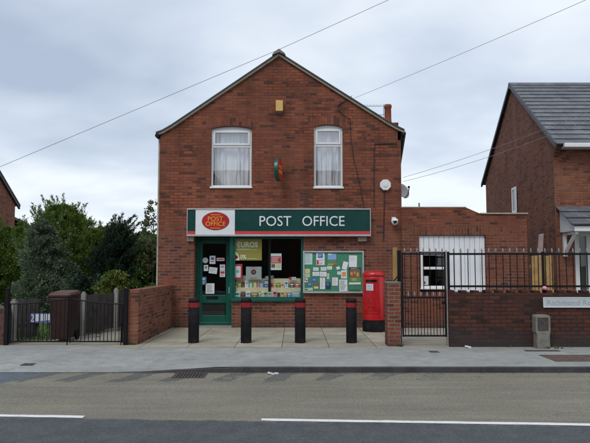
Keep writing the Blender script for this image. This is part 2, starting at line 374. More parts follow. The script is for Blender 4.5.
LINE = lambda x: 6.33 - 0.057 * x
def road_mat():
    m, nt, b = nodes('worn_asphalt'); P = pos(nt)
    sp = N(nt, 'ShaderNodeSeparateXYZ'); nt.links.new(P, sp.inputs[0]); X, Y = sp.outputs['X'], sp.outputs['Y']
    fine = noise(nt, P, 110, 3, 0.75); agg = noise(nt, P, 38, 4, 0.8); mid = noise(nt, P, 6, 6, 0.7); low = noise(nt, P, 0.7, 4)
    st = N(nt, 'ShaderNodeMapping'); st.inputs['Scale'].default_value = (0.35, 3.0, 1); nt.links.new(P, st.inputs[0])
    streak = noise(nt, st.outputs[0], 1.3, 6, .65)
    beige = mixrgb(nt, 0.6, ramp(nt, low, [(0.3, (0.15, 0.142, 0.112)), (0.7, (0.225, 0.212, 0.17))]), ramp(nt, streak, [(0.3, (0.14, 0.133, 0.107)), (0.7, (0.245, 0.23, 0.185))]))
    dark = ramp(nt, mid, [(0.3, (0.062, 0.069, 0.075)), (0.7, (0.098, 0.105, 0.11))])
    wob = math_n(nt, 'MULTIPLY', math_n(nt, 'SUBTRACT', mid, 0.5), 0.14)
    # the nearer lane is newer, darker asphalt: joint beside the centre line
    d = math_n(nt, 'SUBTRACT', math_n(nt, 'MULTIPLY_ADD', X, -0.057, 6.33 - 0.03), math_n(nt, 'ADD', Y, wob))
    near = math_n(nt, 'MULTIPLY_ADD', d, 18, 0.5, True)
    # blue-grey patch by the dropped kerb on the left, cut off along a diagonal
    d2 = math_n(nt, 'SUBTRACT', math_n(nt, 'ADD', math_n(nt, 'MULTIPLY', Y, .39), math_n(nt, 'MULTIPLY', X, -.95)), math_n(nt, 'ADD', 7.13, math_n(nt, 'MULTIPLY', wob, .5)))
    patch = math_n(nt, 'MULTIPLY_ADD', d2, 30, 0.5, True)
    # slanting worn scrapes of old surfacing along the kerb
    ph = math_n(nt, 'ADD', math_n(nt, 'MULTIPLY', X, 8.6), math_n(nt, 'MULTIPLY', Y, -4.2))
    s = math_n(nt, 'SINE', math_n(nt, 'ADD', ph, math_n(nt, 'MULTIPLY', low, 5.0)))
    yy = math_n(nt, 'ADD', Y, math_n(nt, 'MULTIPLY', low, -0.5))
    band = math_n(nt, 'MULTIPLY', math_n(nt, 'MULTIPLY_ADD', yy, 2.6, -2.6 * 7.95, True), math_n(nt, 'MULTIPLY_ADD', X, -0.11, 0.72, True))
    sm = math_n(nt, 'MULTIPLY', math_n(nt, 'MULTIPLY_ADD', s, 3.0, 0.2, True), band)
    rag = noise(nt, P, 9, 8, .8)
    sm = math_n(nt, 'MULTIPLY_ADD', math_n(nt, 'ADD', sm, math_n(nt, 'MULTIPLY', math_n(nt, 'SUBTRACT', rag, .5), 1.6)), 5.0, -2.2, True)
    sm = math_n(nt, 'MULTIPLY', sm, ramp(nt, noise(nt, P, 3.1, 6, 0.75), [(0.36, 0.0), (0.44, 1.0)]))
    sm = math_n(nt, 'MULTIPLY', sm, math_n(nt, 'MULTIPLY_ADD', band, 6.0, -0.3, True))
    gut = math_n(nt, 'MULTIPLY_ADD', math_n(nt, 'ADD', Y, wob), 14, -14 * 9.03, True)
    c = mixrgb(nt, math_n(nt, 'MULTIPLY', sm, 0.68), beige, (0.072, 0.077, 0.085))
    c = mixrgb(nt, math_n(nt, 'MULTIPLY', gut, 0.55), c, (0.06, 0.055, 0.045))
    c = mixrgb(nt, patch, c, ramp(nt, mid, [(0.3, (0.085, 0.105, 0.125)), (0.7, (0.12, 0.145, 0.165))]))
    c = mixrgb(nt, near, c, dark)
    c = mixrgb(nt, 1.0, c, ramp(nt, fine, [(0.3, 0.6), (0.7, 1.4)]), 'MULTIPLY')
    c = mixrgb(nt, 1.0, c, ramp(nt, agg, [(0.32, 0.68), (0.68, 1.32)]), 'MULTIPLY')
    # a few cracks on the right
    vo = N(nt, 'ShaderNodeTexVoronoi', Scale=0.55); vo.feature = 'DISTANCE_TO_EDGE'
    wv = N(nt, 'ShaderNodeVectorMath'); wv.operation = 'ADD'; nt.links.new(P, wv.inputs[0])
    nn = N(nt, 'ShaderNodeTexNoise', Scale=2.0, Detail=5.0); nt.links.new(P, nn.inputs['Vector']); nt.links.new(nn.outputs['Color'], wv.inputs[1]); nt.links.new(wv.outputs[0], vo.inputs['Vector'])
    ck = math_n(nt, 'MULTIPLY', math_n(nt, 'MULTIPLY_ADD', vo.outputs['Distance'], -90, 1.0, True), ramp(nt, noise(nt, P, 0.9, 2), [(0.5, 0.0), (0.6, 0.7)]))
    ck = math_n(nt, 'MULTIPLY', ck, math_n(nt, 'MULTIPLY', math_n(nt, 'MULTIPLY_ADD', X, 2.0, -4.0, True), math_n(nt, 'MULTIPLY_ADD', Y, -3.0, 22.5, True)))
    c = mixrgb(nt, ck, c, (0.035, 0.035, 0.037))
    nt.links.new(c, b.inputs['Base Color']); b.inputs['Roughness'].default_value = 0.9; b.inputs['Specular IOR Level'].default_value = 0.2
    bump(nt, b, math_n(nt, 'ADD', fine, agg), 0.5, 0.006); return m
road = MB(); xs = [-90, -30, -10, 0, 10, 30, 90]; ys = [-1.7, 0, 2, 4, 6, 7.5, 9.12]
def rz(y): return -0.088 - 0.006 * ((y - 5) / 4.1) ** 2 + 0.006
road.add([(x, y, rz(y)) for y in ys for x in xs], [(j * 7 + i, j * 7 + i + 1, j * 7 + i + 8, j * 7 + i + 7) for j in range(6) for i in range(6)])
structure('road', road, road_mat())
def mark_mat():
    m, nt, b = nodes('road_paint'); P = pos(nt)
    f = noise(nt, P, 14, 6, 0.75)
    c = ramp(nt, f, [(0.30, (0.25, 0.245, 0.23)), (0.42, (0.66, 0.67, 0.66)), (1, (0.76, 0.77, 0.76))])
    nt.links.new(c, b.inputs['Base Color']); b.inputs['Roughness'].default_value = 0.7
    bump(nt, b, noise(nt, P, 120, 3), 0.4, 0.004); return m
MARK = mark_mat()
def dash(x0, x1, w=0.09):
    mb = MB(); n = 24
    pts = [x0 + (x1 - x0) * i / n for i in range(n + 1)]
    z = rz(6.3) + 0.005
    mb.add([(x, LINE(x) + 0.02 + random.uniform(-.006, .006) - w / 2, z) for x in pts] + [(x, LINE(x) + 0.02 + random.uniform(-.006, .006) + w / 2, z) for x in pts], [(i, i + 1, n + 2 + i, n + 1 + i) for i in range(n)])
    return mb
structure('road_marking', dash(-6.4, -2.31), MARK)
structure('road_marking', dash(-0.36, 3.72), MARK)

def kz(x):   # height of the kerb top: dropped in front of the driveway gates
    return -0.085 + 0.085 * min(1, max(0, (x + 2.6) / 1.5)) if x > -12 else -0.085
def tarmac_mat():
    m, nt, b = nodes('pavement_tarmac'); P = pos(nt)
    low = noise(nt, P, 0.9, 6, 0.65); mid = noise(nt, P, 5, 5); fine = noise(nt, P, 70, 4, 0.8)
    c = ramp(nt, low, [(0.3, (0.235, 0.243, 0.235)), (0.7, (0.32, 0.327, 0.312))])
    c = mixrgb(nt, 0.8, c, ramp(nt, mid, [(0.3, 0.85), (0.7, 1.12)]), 'MULTIPLY')
    vg_ = N(nt, 'ShaderNodeTexVoronoi', Scale=2.6); nt.links.new(P, vg_.inputs['Vector'])
    c = mixrgb(nt, math_n(nt, 'MULTIPLY', math_n(nt, 'LESS_THAN', vg_.outputs['Distance'], 0.045), 0.55), c, (0.10, 0.10, 0.10))
    st = noise(nt, P, 2.3, 7, 0.75)
    c = mixrgb(nt, ramp(nt, st, [(0.52, 0.0), (0.7, 0.65)]), c, (0.17, 0.155, 0.12))
    c = mixrgb(nt, 1.0, c, ramp(nt, fine, [(0.32, 0.72), (0.68, 1.28)]), 'MULTIPLY')
    nt.links.new(c, b.inputs['Base Color']); b.inputs['Roughness'].default_value = 0.9; b.inputs['Specular IOR Level'].default_value = 0.2
    bump(nt, b, fine, 0.4, 0.004); return m
TARMAC = tarmac_mat()
def edge_y(x):   # back edge of the tarmac strip
    return 11.1 + 0.012 * x
pv = MB(); xs = [-60, -30, -14, -8] + [-6 + 0.4 * i for i in range(20)] + [3, 6, 12, 30, 60]
rows = [9.115, 9.6, 10.4, 11.5]
pv.add([(x, y, kz(x) * min(1, max(0, 1 - (y - 9.22) / 1.1))) for y in rows for x in xs], [(j * len(xs) + i, j * len(xs) + i + 1, (j + 1) * len(xs) + i + 1, (j + 1) * len(xs) + i) for j in range(3) for i in range(len(xs) - 1)])
structure('pavement', pv, TARMAC)
KERBM = mk('kerb_grime_shade', (0.05, 0.05, 0.055), 0.85, 0.35, 5, 0.4, dirt=0.3)  # tyre grime plus the shade on the kerb face, both put into the colour
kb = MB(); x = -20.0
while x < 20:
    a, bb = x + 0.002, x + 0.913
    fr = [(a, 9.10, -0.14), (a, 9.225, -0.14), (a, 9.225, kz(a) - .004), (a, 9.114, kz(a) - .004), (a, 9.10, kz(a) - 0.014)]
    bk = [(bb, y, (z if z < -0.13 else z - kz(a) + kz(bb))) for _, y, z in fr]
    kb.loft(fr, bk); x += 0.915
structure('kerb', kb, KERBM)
structure('near_pavement', MB().box(-60, 60, -4.2, -1.7, -0.15, 0.0), TARMAC)

def flag_mat():
    m, nt, b = nodes('paving_flags'); P = pos(nt)
    n1 = N(nt, 'ShaderNodeTexBrick', Scale=1.0); n1.offset = 0.0
    for k, v in (('Brick Width', 0.9), ('Row Height', 0.62), ('Mortar Size', 0.008), ('Mortar Smooth', 0.3)): n1.inputs[k].default_value = v
    n1.inputs['Color1'].default_value = (0.29, 0.268, 0.215, 1); n1.inputs['Color2'].default_value = (0.36, 0.335, 0.27, 1); n1.inputs['Mortar'].default_value = (0.09, 0.085, 0.07, 1)
    mp = N(nt, 'ShaderNodeMapping'); mp.inputs['Location'].default_value = (0.25, -0.02, 0); nt.links.new(P, mp.inputs[0]); nt.links.new(mp.outputs[0], n1.inputs['Vector'])
    c = mixrgb(nt, 0.9, n1.outputs['Color'], ramp(nt, noise(nt, P, 2.0, 7, 0.7), [(0.3, 0.7), (0.7, 1.18)]), 'MULTIPLY')
    c = mixrgb(nt, 1.0, c, ramp(nt, noise(nt, P, 90, 3, 0.7), [(0.3, 0.86), (0.7, 1.14)]), 'MULTIPLY')
    st = noise(nt, P, 4.5, 7, 0.8)
    c = mixrgb(nt, ramp(nt, st, [(0.6, 0.0), (0.72, 0.55)]), c, (0.10, 0.095, 0.08))
    nt.links.new(c, b.inputs['Base Color']); b.inputs['Roughness'].default_value = 0.9; b.inputs['Specular IOR Level'].default_value = 0.2
    bump(nt, b, math_n(nt, 'SUBTRACT', 1.0, n1.outputs['Fac']), 0.5, 0.01); return m
structure('forecourt', MB().loft([(-3.55, 11.06, 0.006), (1.95, 11.13, 0.006), (1.95, 14.9, 0.006), (-3.55, 14.9, 0.006)], [(-3.55, 11.06, -0.12), (1.95, 11.13, -0.12), (1.95, 14.9, -0.12), (-3.55, 14.9, -0.12)]), flag_mat())
YARD = mk('yard_concrete', (0.30, 0.28, 0.23), 0.9, 0.25, 2, 0.4, dirt=0.35)
structure('yard', MB().box(1.96, 9.0, 11.13, 16.3, -0.12, 0.003), YARD)
structure('driveway', MB().box(-6.4, -3.56, 11.3, 22, -0.12, 0.003), YARD)
structure('garden_soil', MB().box(-30, -6.41, 11.3, 40, -0.12, 0.004), ground_mat())

# ================================================================== POST OFFICE
YF = 14.5; DEP = 8.0; SK = 1.25
XL, XR = A(158.5, 240, YF)[0], A(401.5, 200, YF)[0]
apx, apz = A(279, 55.5, YF); elz = A(159, 136, YF)[1]; erz = A(402, 131, YF)[1]
po = thing('post_office_building', ((XL + XR) / 2, YF, 0), 'red brick gable fronted shop with green post office sign and two upstairs windows', 'shop building')
front = [(XL, -0.1), (XR, -0.1), (XR, erz), (apx, apz), (XL, elz)]
back = [(XL, -0.1), (XR + SK, -0.1), (XR + SK, erz), (apx, apz), (XL, elz)]
body = MB().loft([(x, YF, z) for x, z in front], [(x, YF + DEP, z) for x, z in back])
# openings
def rect(px0, py0, px1, py1, Y=YF):
    x0, z1 = A(px0, py0, Y); x1, z0 = A(px1, py1, Y)
    return x0, x1, z0, z1
def arch_poly(x0, x1, z0, z1, rise, n=10):
    return [(x0, z0), (x1, z0)] + [(x1 + (x0 - x1) * i / n, z1 - rise + rise * math.sin(math.pi * i / n) ** 0.8 if 0 < i < n else z1 - rise) for i in range(n + 1)]
W1 = rect(211.2, 126, 251.5, 187); W2 = rect(313.8, 124.5, 343, 187.3)
DR = rect(194.5, 236, 231.5, 326.6); DR = (DR[0], DR[1], 0.004, DR[3])
SW = rect(231.5, 236, 303.5, 299.5)
cut = [MB().box(XL + 0.3, XR - 0.3, YF + 0.42, YF + 3.4, 0.006, 2.62),
       MB().box(XL + 0.3, XR - 0.3, YF + 0.3, YF + 3.0, 2.9, 4.75),
       MB().box(DR[0], DR[1], YF - 0.2, YF + 1.0, 0.004, DR[3]),
       MB().box(DR[1] - 0.02, SW[1], YF - 0.2, YF + 1.0, SW[2], SW[3])]
for w in (W1, W2): cut.append(MB().prism_y(arch_poly(*w, 0.07), YF - 0.2, YF + 1.0))
wall = obj('wall', boolean(body, cut), B_OLD, po)
# plain room linings (real rooms behind the glass)
def lining(x0, x1, y0, y1, z0, z1):
    return MB().add([(x0, y0, z0), (x1, y0, z0), (x1, y1, z0), (x0, y1, z0), (x0, y0, z1), (x1, y0, z1), (x1, y1, z1), (x0, y1, z1)],
                    [(0, 1, 2, 3), (4, 5, 6, 7), (0, 3, 7, 4), (1, 2, 6, 5), (3, 2, 6, 7)])
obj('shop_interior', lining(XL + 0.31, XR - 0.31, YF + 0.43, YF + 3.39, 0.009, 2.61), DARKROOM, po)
obj('upstairs_interior', lining(XL + 0.31, XR - 0.31, YF + 0.31, YF + 2.99, 2.91, 4.74), ROOMWALL, po)
# roof
def roof_slab(fp, bp, th):
    n = len(fp)
    a = [(x, z) for x, z in fp] + [(x, z - th) for x, z in reversed(fp)]
    b2 = [(x, z) for x, z in bp] + [(x, z - th) for x, z in reversed(bp)]
    mb = MB()
    for i in range(n - 1):
        mb.loft([(fp[i][0], YF - 0.09, fp[i][1]), (fp[i + 1][0], YF - 0.09, fp[i + 1][1]), (fp[i + 1][0], YF - 0.09, fp[i + 1][1] - th), (fp[i][0], YF - 0.09, fp[i][1] - th)],
                [(bp[i][0], YF + DEP + .1, bp[i][1]), (bp[i + 1][0], YF + DEP + .1, bp[i + 1][1]), (bp[i + 1][0], YF + DEP + .1, bp[i + 1][1] - th), (bp[i][0], YF + DEP + .1, bp[i][1] - th)])
    return mb
topL = [A(156.5, 132.5, YF), A(163, 130.2, YF), A(172, 125, YF), A(279, 52.8, YF)]
topR = [A(279, 52.8, YF), A(388, 121.5, YF), A(396, 126, YF), A(404, 129.8, YF)]
bR = [(x + SK * max(0, (x - apx) / (XR - apx)), z) for x, z in topR]
obj('roof', roof_slab(topL, topL, 0.032), SLATE, po)
obj('roof', roof_slab(topR, bR, 0.032), SLATE, po)
vg = MB()
for prof in (topL, topR):
    for (x0, z0), (x1, z1) in zip(prof, prof[1:]):
        vg.prism_y([(x0, z0 - 0.033), (x1, z1 - 0.033), (x1, z1 - 0.09), (x0, z0 - 0.09)], YF - 0.055, YF + 0.02)
obj('verge', vg, CREAM, po)
rt = MB(); cx, cz = A(279, 51.6, YF)
pr = [(-0.17, -0.13), (-0.15, -0.085), (-0.06, -0.01), (0, 0.03), (0.06, -0.01), (0.15, -0.085), (0.17, -0.13), (0, -0.06)]
rt.prism_y([(cx + a, cz + b) for a, b in pr], YF - 0.13, YF + DEP)
obj('ridge_tile', rt, STONEG, po)
# eaves gutters and ragged slate edge on the flared right side
gt = MB(); ex, ez = topR[-1]; lx, lz = topL[0]
gt.tube([(ex - 0.02, YF - 0.05, ez - 0.1), (ex - 0.02 + SK, YF + DEP, ez - 0.1)], 0.06, 8)
for i in range(26):
    t = i / 26; gt.box(ex - 0.16 + SK * t, ex - 0.04 + SK * t + random.uniform(0, .03), YF + DEP * t, YF + DEP * t + 0.14, ez - 0.25 - random.uniform(0, .06), ez - 0.05)
obj('gutter', gt, BLACKM, po)
gt = MB().tube([(lx + 0.03, YF - 0.07, lz - 0.09), (lx + 0.03, YF + DEP, lz - 0.09)], 0.055, 8)
obj('gutter', gt, BLACKM, po)
obj('downpipe', MB().tube([(XL - 0.028, YF + 0.07, 0), (XL - 0.028, YF + 0.07, lz - 0.14)], 0.03, 8), CREAM, po)
# soldier-brick arches over the upstairs windows
def arch_band(w, rise, hgt):
    mb = MB(); n = 10; x0, x1, z0, z1 = w; x0 -= 0.1; x1 += 0.1
    lo = [(x0 + (x1 - x0) * i / n, z1 - rise + (rise * math.sin(math.pi * i / n) ** 0.8 if 0 < i < n else 0) + 0.004) for i in range(n + 1)]
    up = [(x + (x - (x0 + x1) / 2) * 0.12, z + hgt) for x, z in lo]
    mb.add([(x, YF - 0.004, z) for x, z in lo] + [(x, YF - 0.004, z) for x, z in up], [(i, i + 1, n + 2 + i, n + 1 + i) for i in range(n)])
    return mb
for w in (W1, W2): obj('brick_arch', arch_band(w, 0.07, 0.225), B_OLD, po, swap=True)
# upstairs windows
def frame_rect(mb, x0, x1, z0, z1, t, y0, y1, mi=0):
    mb.box(x0, x0 + t, y0, y1, z0, z1, mi); mb.box(x1 - t, x1, y0, y1, z0, z1, mi)
    mb.box(x0 + t, x1 - t, y0, y1, z0, z0 + t, mi); mb.box(x0 + t, x1 - t, y0, y1, z1 - t, z1, mi)
def up_window(w, split, side):
    x0, x1, z0, z1 = w; mb = MB(); y = YF + 0.07
    zt = z1 - 0.07
    frame_rect(mb, x0, x1, z0, zt, 0.05, y, y + 0.07)
    ap = arch_poly(x0, x1, zt - 0.01, z1, 0.07); mb.prism_y(ap, y, y + 0.07)
    zs = z0 + (zt - z0) * split
    mb.box(x0 + 0.05, x1 - 0.05, y, y + 0.07, zs - 0.025, zs + 0.035)
    frame_rect(mb, x0 + 0.05, x1 - 0.05, zs + 0.035, zt - 0.045, 0.045, y - 0.02, y + 0.05)    # top opener stands proud
    fr = obj('window', mb, WHITE, po, bevel=0.006)
    obj('pane', MB().box(x0 + 0.051, x1 - 0.051, y + 0.025, y + 0.035, z0 + 0.051, zs - 0.026), GLASS_UP, fr)
    obj('pane', MB().box(x0 + 0.096, x1 - 0.096, y + 0.015, y + 0.025, zs + 0.081, zt - 0.091), GLASS_UP, fr)
    obj('sill', MB().box(x0 - 0.018, x1 + 0.018, YF - 0.03, y - 0.001, z0 - 0.035, z0 + 0.012), WHITE, fr, bevel=0.006)
    # net curtain: rippled cloth hanging in folds
    cb = MB(); nx, nz = 140, 10
    vs = []
    for j in range(nz + 1):
        for i in range(nx + 1):
            u = i / nx; v = j / nz; xx = x0 + 0.06 + (x1 - x0 - 0.12) * u
            g = 0.032 * math.sin(u * 38 + math.sin(u * 7 + side) * 3) + 0.03 * math.sin(u * 15 + v * 1.2 + side)
            vs.append((xx + 0.015 * math.sin(v * 3 + u * 20), y + 0.16 + 1.3 * g * (0.6 + 0.6 * (1 - v)), z0 + 0.02 + (zt - z0 - 0.06) * v))
    cb.add(vs, [(j * (nx + 1) + i, j * (nx + 1) + i + 1, (j + 1) * (nx + 1) + i + 1, (j + 1) * (nx + 1) + i) for j in range(nz) for i in range(nx)], 0, True)
    obj('net_curtain', cb, NET, None, 'white net curtain behind the upstairs window ' + ('above the red oval of the sign' if side == 0 else 'nearest the chimney pot'), 'curtain', 'net curtains in the upstairs windows', fix=False)
up_window(W1, 0.70, 0); up_window(W2, 0.70, 2)

# shop door, recessed
x0, x1, z0, z1 = DR
yd = YF + 0.30
rev = obj('door_threshold', MB().box(x0, x1, YF - 0.02, yd + 0.15, 0.0041, 0.03), CONC, po)
dm = MB(); frame_rect(dm, x0 + 0.002, x1 - 0.002, 0.032, z1 - 0.01, 0.075, yd, yd + 0.1)
frm = obj('door_frame', dm, GREEN, po, bevel=0.006)
# green timber side return between door and window
obj('frame_post', MB().box(x1 - 0.06, x1 + 0.025, YF + 0.012, yd - 0.002, SW[2] + 0.002, z1 - 0.011), GREEN, po)
lx0, lx1, lz0, lz1 = x0 + 0.08, x1 - 0.08, 0.045, z1 - 0.09
gz0 = A(200, 295, yd)[1]; pz0, pz1 = A(200, 315.5, yd)[1], A(200, 303, yd)[1]
dl = MB(); t = 0.075
dl.box(lx0, lx0 + t, yd + .02, yd + .065, lz0, lz1); dl.box(lx1 - t - .03, lx1, yd + .02, yd + .065, lz0, lz1)
dl.box(lx0 + t, lx1 - t - .03, yd + .02, yd + .065, lz1 - 0.09, lz1); dl.box(lx0 + t, lx1 - t - .03, yd + .02, yd + .065, lz0, pz0)
dl.box(lx0 + t, lx1 - t - .03, yd + .02, yd + .065, pz1, gz0)
door = obj('door', dl, GREEN, po, bevel=0.005)
obj('pane', MB().box(lx0 + t, lx1 - t - .03, yd + .04, yd + .048, gz0, lz1 - .09), GLASS, door)
obj('kick_pane', MB().box(lx0 + t, lx1 - t - .03, yd + .04, yd + .048, pz0, pz1), GLASS, door)
lb = rect(206.5, 296.2, 218, 299.2, yd); obj('letterbox', MB().box(lb[0], lb[1], yd + .008, yd + .0195, lb[2], lb[3]), BLACKM, door, bevel=.003)
hb = rect(228.7, 287.2, 230.3, 293.5, yd); obj('handle', MB().box(hb[0], hb[1], yd - .035, yd + .0195, hb[2], hb[3]), ALU, door, bevel=.004)
# shop window
x0, x1, z0, z1 = SW; x0 += 0.03; ys_ = YF + 0.03
sf = MB(); frame_rect(sf, x0, x1 - 0.002, z0 + 0.002, z1 - 0.01, 0.06, ys_, ys_ + 0.09)
win = obj('shop_window', sf, GREEN, po, bevel=0.006)
obj('mullion', MB().box(*rect(268.3, 240, 270.6, 279)[:2], ys_ + 0.07, ys_ + 0.1, z0 + 0.062, z1 - 0.072), BLACKM, win)
obj('pane', MB().box(x0 + .061, x1 - .063, ys_ + .04, ys_ + .048, z0 + .063, z1 - .071), GLASS, win)
obj('sill', MB().box(x0 - 0.02, x1 + 0.02, YF - 0.06, ys_ - 0.002, z0 - 0.05, z0 + 0.02), GREEN, win, bevel=.006)
# stone corbels under the sign
for p in ((187.5, 236.8, 194, 241.5), (357.5, 237, 366.5, 241.5)):
    r = rect(*p); obj('corbel', MB().box(r[0], r[1], YF - 0.07, YF + 0.01, r[2], r[3]), STONE, po, bevel=.008)
# chimney
yc = 18.2; c0 = A(388, 124, yc); cxx = c0[0]
ch = obj('chimney', MB().box(cxx - 0.28, cxx + 0.28, yc - 0.28, yc + 0.4, 4.6, c0[1] - 0.02), B_OLD, po)
pot = obj('chimney_pot', MB().lathe([(0.13, -0.05), (0.125, 0.05), (0.11, 0.1), (0.105, 0.5), (0.12, 0.52), (0.125, 0.58), (0.11, 0.62), (0.085, 0.62), (0.085, 0.4)], (cxx, yc, c0[1]), 20), TERRA, ch)
# TV aerial on the roof
mx_, mz_ = A(383.8, 120, 16.6); top = A(383.8, 104.5, 16.6)[1]; bx = A(361.5, 106, 16.6)
ae = MB().tube([(mx_, 16.6, mz_ - 0.3), (mx_, 16.6, top)], 0.014, 8)
ae.tube([(bx[0], 16.6, bx[1]), (mx_ + 0.05, 16.6, bx[1])], 0.008, 6)
z2 = A(384, 114.8, 16.6)[1]; ae.tube([(mx_ - 0.2, 16.6, z2), (mx_ + 0.03, 16.6, z2)], 0.011, 6)
for i in range(9):
    xx = bx[0] + 0.03 + i * 0.066; ae.tube([(xx, 16.45, bx[1] + .01), (xx, 16.75, bx[1] + .01)], 0.004, 5)
obj('aerial', ae, ALU, None, 'thin metal television aerial on the roof slope beside the chimney pot', 'aerial')

# fascia sign
sx0, sx1, sz0, sz1 = rect(187, 208.5, 371, 236.3, YF - 0.14)
YS = YF - 0.14
sg = thing('shop_sign', ((sx0 + sx1) / 2, YF, sz0), 'long green fascia sign reading POST OFFICE with red stripe and oval logo', 'sign')
obj('sign_box', MB().box(sx0 + .02, sx1 - .02, YS + .006, YF - .001, sz0 + .04, sz1 - .03), SIGNGREEN, sg)
fm = MB(); fm.box(sx0, sx1, YS - .012, YF - .002, sz1 - .03, sz1); fm.box(sx0, sx1, YS - .012, YF - .002, sz0, sz0 + .045)
fm.box(sx0, sx0 + .02, YS - .012, YF - .002, sz0 + .045, sz1 - .03); fm.box(sx1 - .02, sx1, YS - .012, YF - .002, sz0 + .045, sz1 - .03)
obj('sign_frame', fm, ALU, sg, bevel=.004)
ra, rb = A(300, 231.2, YS)[1], sz0 + .047
px_ = rect(195.6, 210, 234.8, 234, YS)
st = MB().box(sx0 + .022, px_[0], YS + .001, YS + .0055, rb, ra).box(px_[1], sx1 - .022, YS + .001, YS + .0055, rb, ra)
obj('red_stripe', st, SIGNRED, sg)
wp = obj('white_panel', MB().box(px_[0] + .002, px_[1] - .002, YS - .001, YS + .0055, sz0 + .047, sz1 - .032), SIGNWHITE, sg)
oc = rect(202, 212, 229.3, 230.2, YS); ocx, ocz, orx, orz = (oc[0] + oc[1]) / 2, (oc[2] + oc[3]) / 2, (oc[1] - oc[0]) / 2, (oc[3] - oc[2]) / 2
lg = MB().disc_y(ocx, ocz, orx, orz, YS - .006, YS - .0015, 2).disc_y(ocx, ocz, orx * .96, orz * .95, YS - .009, YS - .006, 0)
r = rect(208, 216.5, 223, 220.9, YS); lg.text('POST', *r, YS - .0095, .002, 1)
r = rect(205.6, 221.6, 225.4, 226, YS); lg.text('OFFICE', *r, YS - .0095, .002, 1)
for pz in (214.8, 228.1):
    r = rect(210.6, pz - .35, 220.6, pz + .35, YS)
    for k in range(9): lg.box(r[0] + (r[1] - r[0]) * k / 9, r[0] + (r[1] - r[0]) * (k + .7) / 9, YS - .0112, YS - .0092, r[2], r[3], 1)
obj('oval_logo', lg, [OVALRED, OVALYEL, INK], wp)
lt = MB(); r = rect(259.5, 216, 291.2, 226, YS); lt.text('POST', *r, YS + .004, .008); obj('word', lt, SIGNWHITE, sg); lt = MB()
r = rect(302.3, 216, 344.6, 226, YS); lt.text('OFFICE', *r, YS + .004, .008)
obj('word', lt, SIGNWHITE, sg)

# small things on the facade
r = rect(275.8, 100.8, 283.0, 113.5, YF - .05)
bxm = MB().box(r[0], r[1], YF - .11, YF - .001, r[2] + .05, r[3]).prism_x([(YF - .11, r[2] + .05), (YF - .02, r[2]), (YF - .001, r[2]), (YF - .001, r[2] + .05)], r[0] + .01, r[1] - .01)
t = thing('alarm_bell_box', ((r[0] + r[1]) / 2, YF, r[2]), 'yellow rectangular alarm bell box high on the gable', 'alarm box')
obj('cover', MB().box(r[0], r[1], YF - .11, YF - .001, r[2] + .05, r[3]), YELLOW, t, bevel=.012)
obj('louvre', MB().prism_x([(YF - .1, r[2] + .049), (YF - .03, r[2]), (YF - .002, r[2]), (YF - .002, r[2] + .049)], r[0] + .012, r[1] - .012), STONEG, t)
# projecting oval sign, seen nearly edge on
c = A(278.5, 170, YF - .35); hs = thing('hanging_sign', (c[0], YF, c[1] - .3), 'oval projecting sign with green rim and red face seen nearly edge on', 'sign')
M = Matrix.Translation((c[0], YF - .36, c[1])) @ Matrix.Rotation(R(79), 4, 'Z')
hm = MB().disc_y(0, 0, .30, .285, -.045, .045, 0, 40).xf(M); obj('rim', hm, GREEN, hs, bevel=.008)
hf = MB().disc_y(0, 0, .27, .255, -.052, -.0455, 0, 40).disc_y(0, 0, .27, .255, .0455, .052, 0, 40)
hf.text('POST', -.15, .15, .02, .11, -.0525, .003, 1); hf.text('OFFICE', -.19, .19, -.10, -.01, -.0525, .003, 1)
hf.xf(M); obj('oval_face', hf, [OVALRED, OVALYEL], hs)
obj('bracket', MB().tube([(c[0], YF, c[1] - .02), (c[0] + .0, YF - .1, c[1] - .02)], .02, 8), BLACKM, hs)
c = A(385, 185.3, YF); o8 = [(c[0] + .145 * math.cos(R(22.5 + 45 * i)), c[1] + .145 * math.sin(R(22.5 + 45 * i))) for i in range(8)]
t = thing('octagonal_alarm', (c[0], YF, c[1] - .14), 'white octagonal burglar alarm box near the right edge of the brick front', 'alarm box')
obj('casing', MB().prism_y(o8, YF - .09, YF - .001), WHITE, t, bevel=.015)
obj('strobe', MB().prism_y([(c[0] + .05 * math.cos(R(30 * i)), c[1] + .05 * math.sin(R(30 * i))) for i in range(12)], YF - .105, YF - .089), SIGNWHITE, t)
c = A(393.7, 222, YF); t = thing('security_camera', (c[0], YF, c[1] - .1), 'small white dome security camera on the brick wall right of the sign', 'camera')
obj('bracket', MB().box(c[0] - .05, c[0] + .05, YF - .03, YF - .001, c[1] + .02, c[1] + .12).tube([(c[0], YF - .02, c[1] + .08), (c[0], YF - .12, c[1] + .07)], .02, 8), WHITE, t)
obj('dome', MB().lathe([(.0, -.09), (.04, -.082), (.07, -.05), (.085, 0), (.085, .05), (.06, .075), (.0, .08)], (c[0], YF - .14, c[1]), 20), WHITE, t)
obj('lens', MB().lathe([(.0, -.052), (.025, -.045), (.05, -.01), (.05, .01), (0, .03)], (c[0] + .0, YF - .205, c[1]), 16), LENS, t)
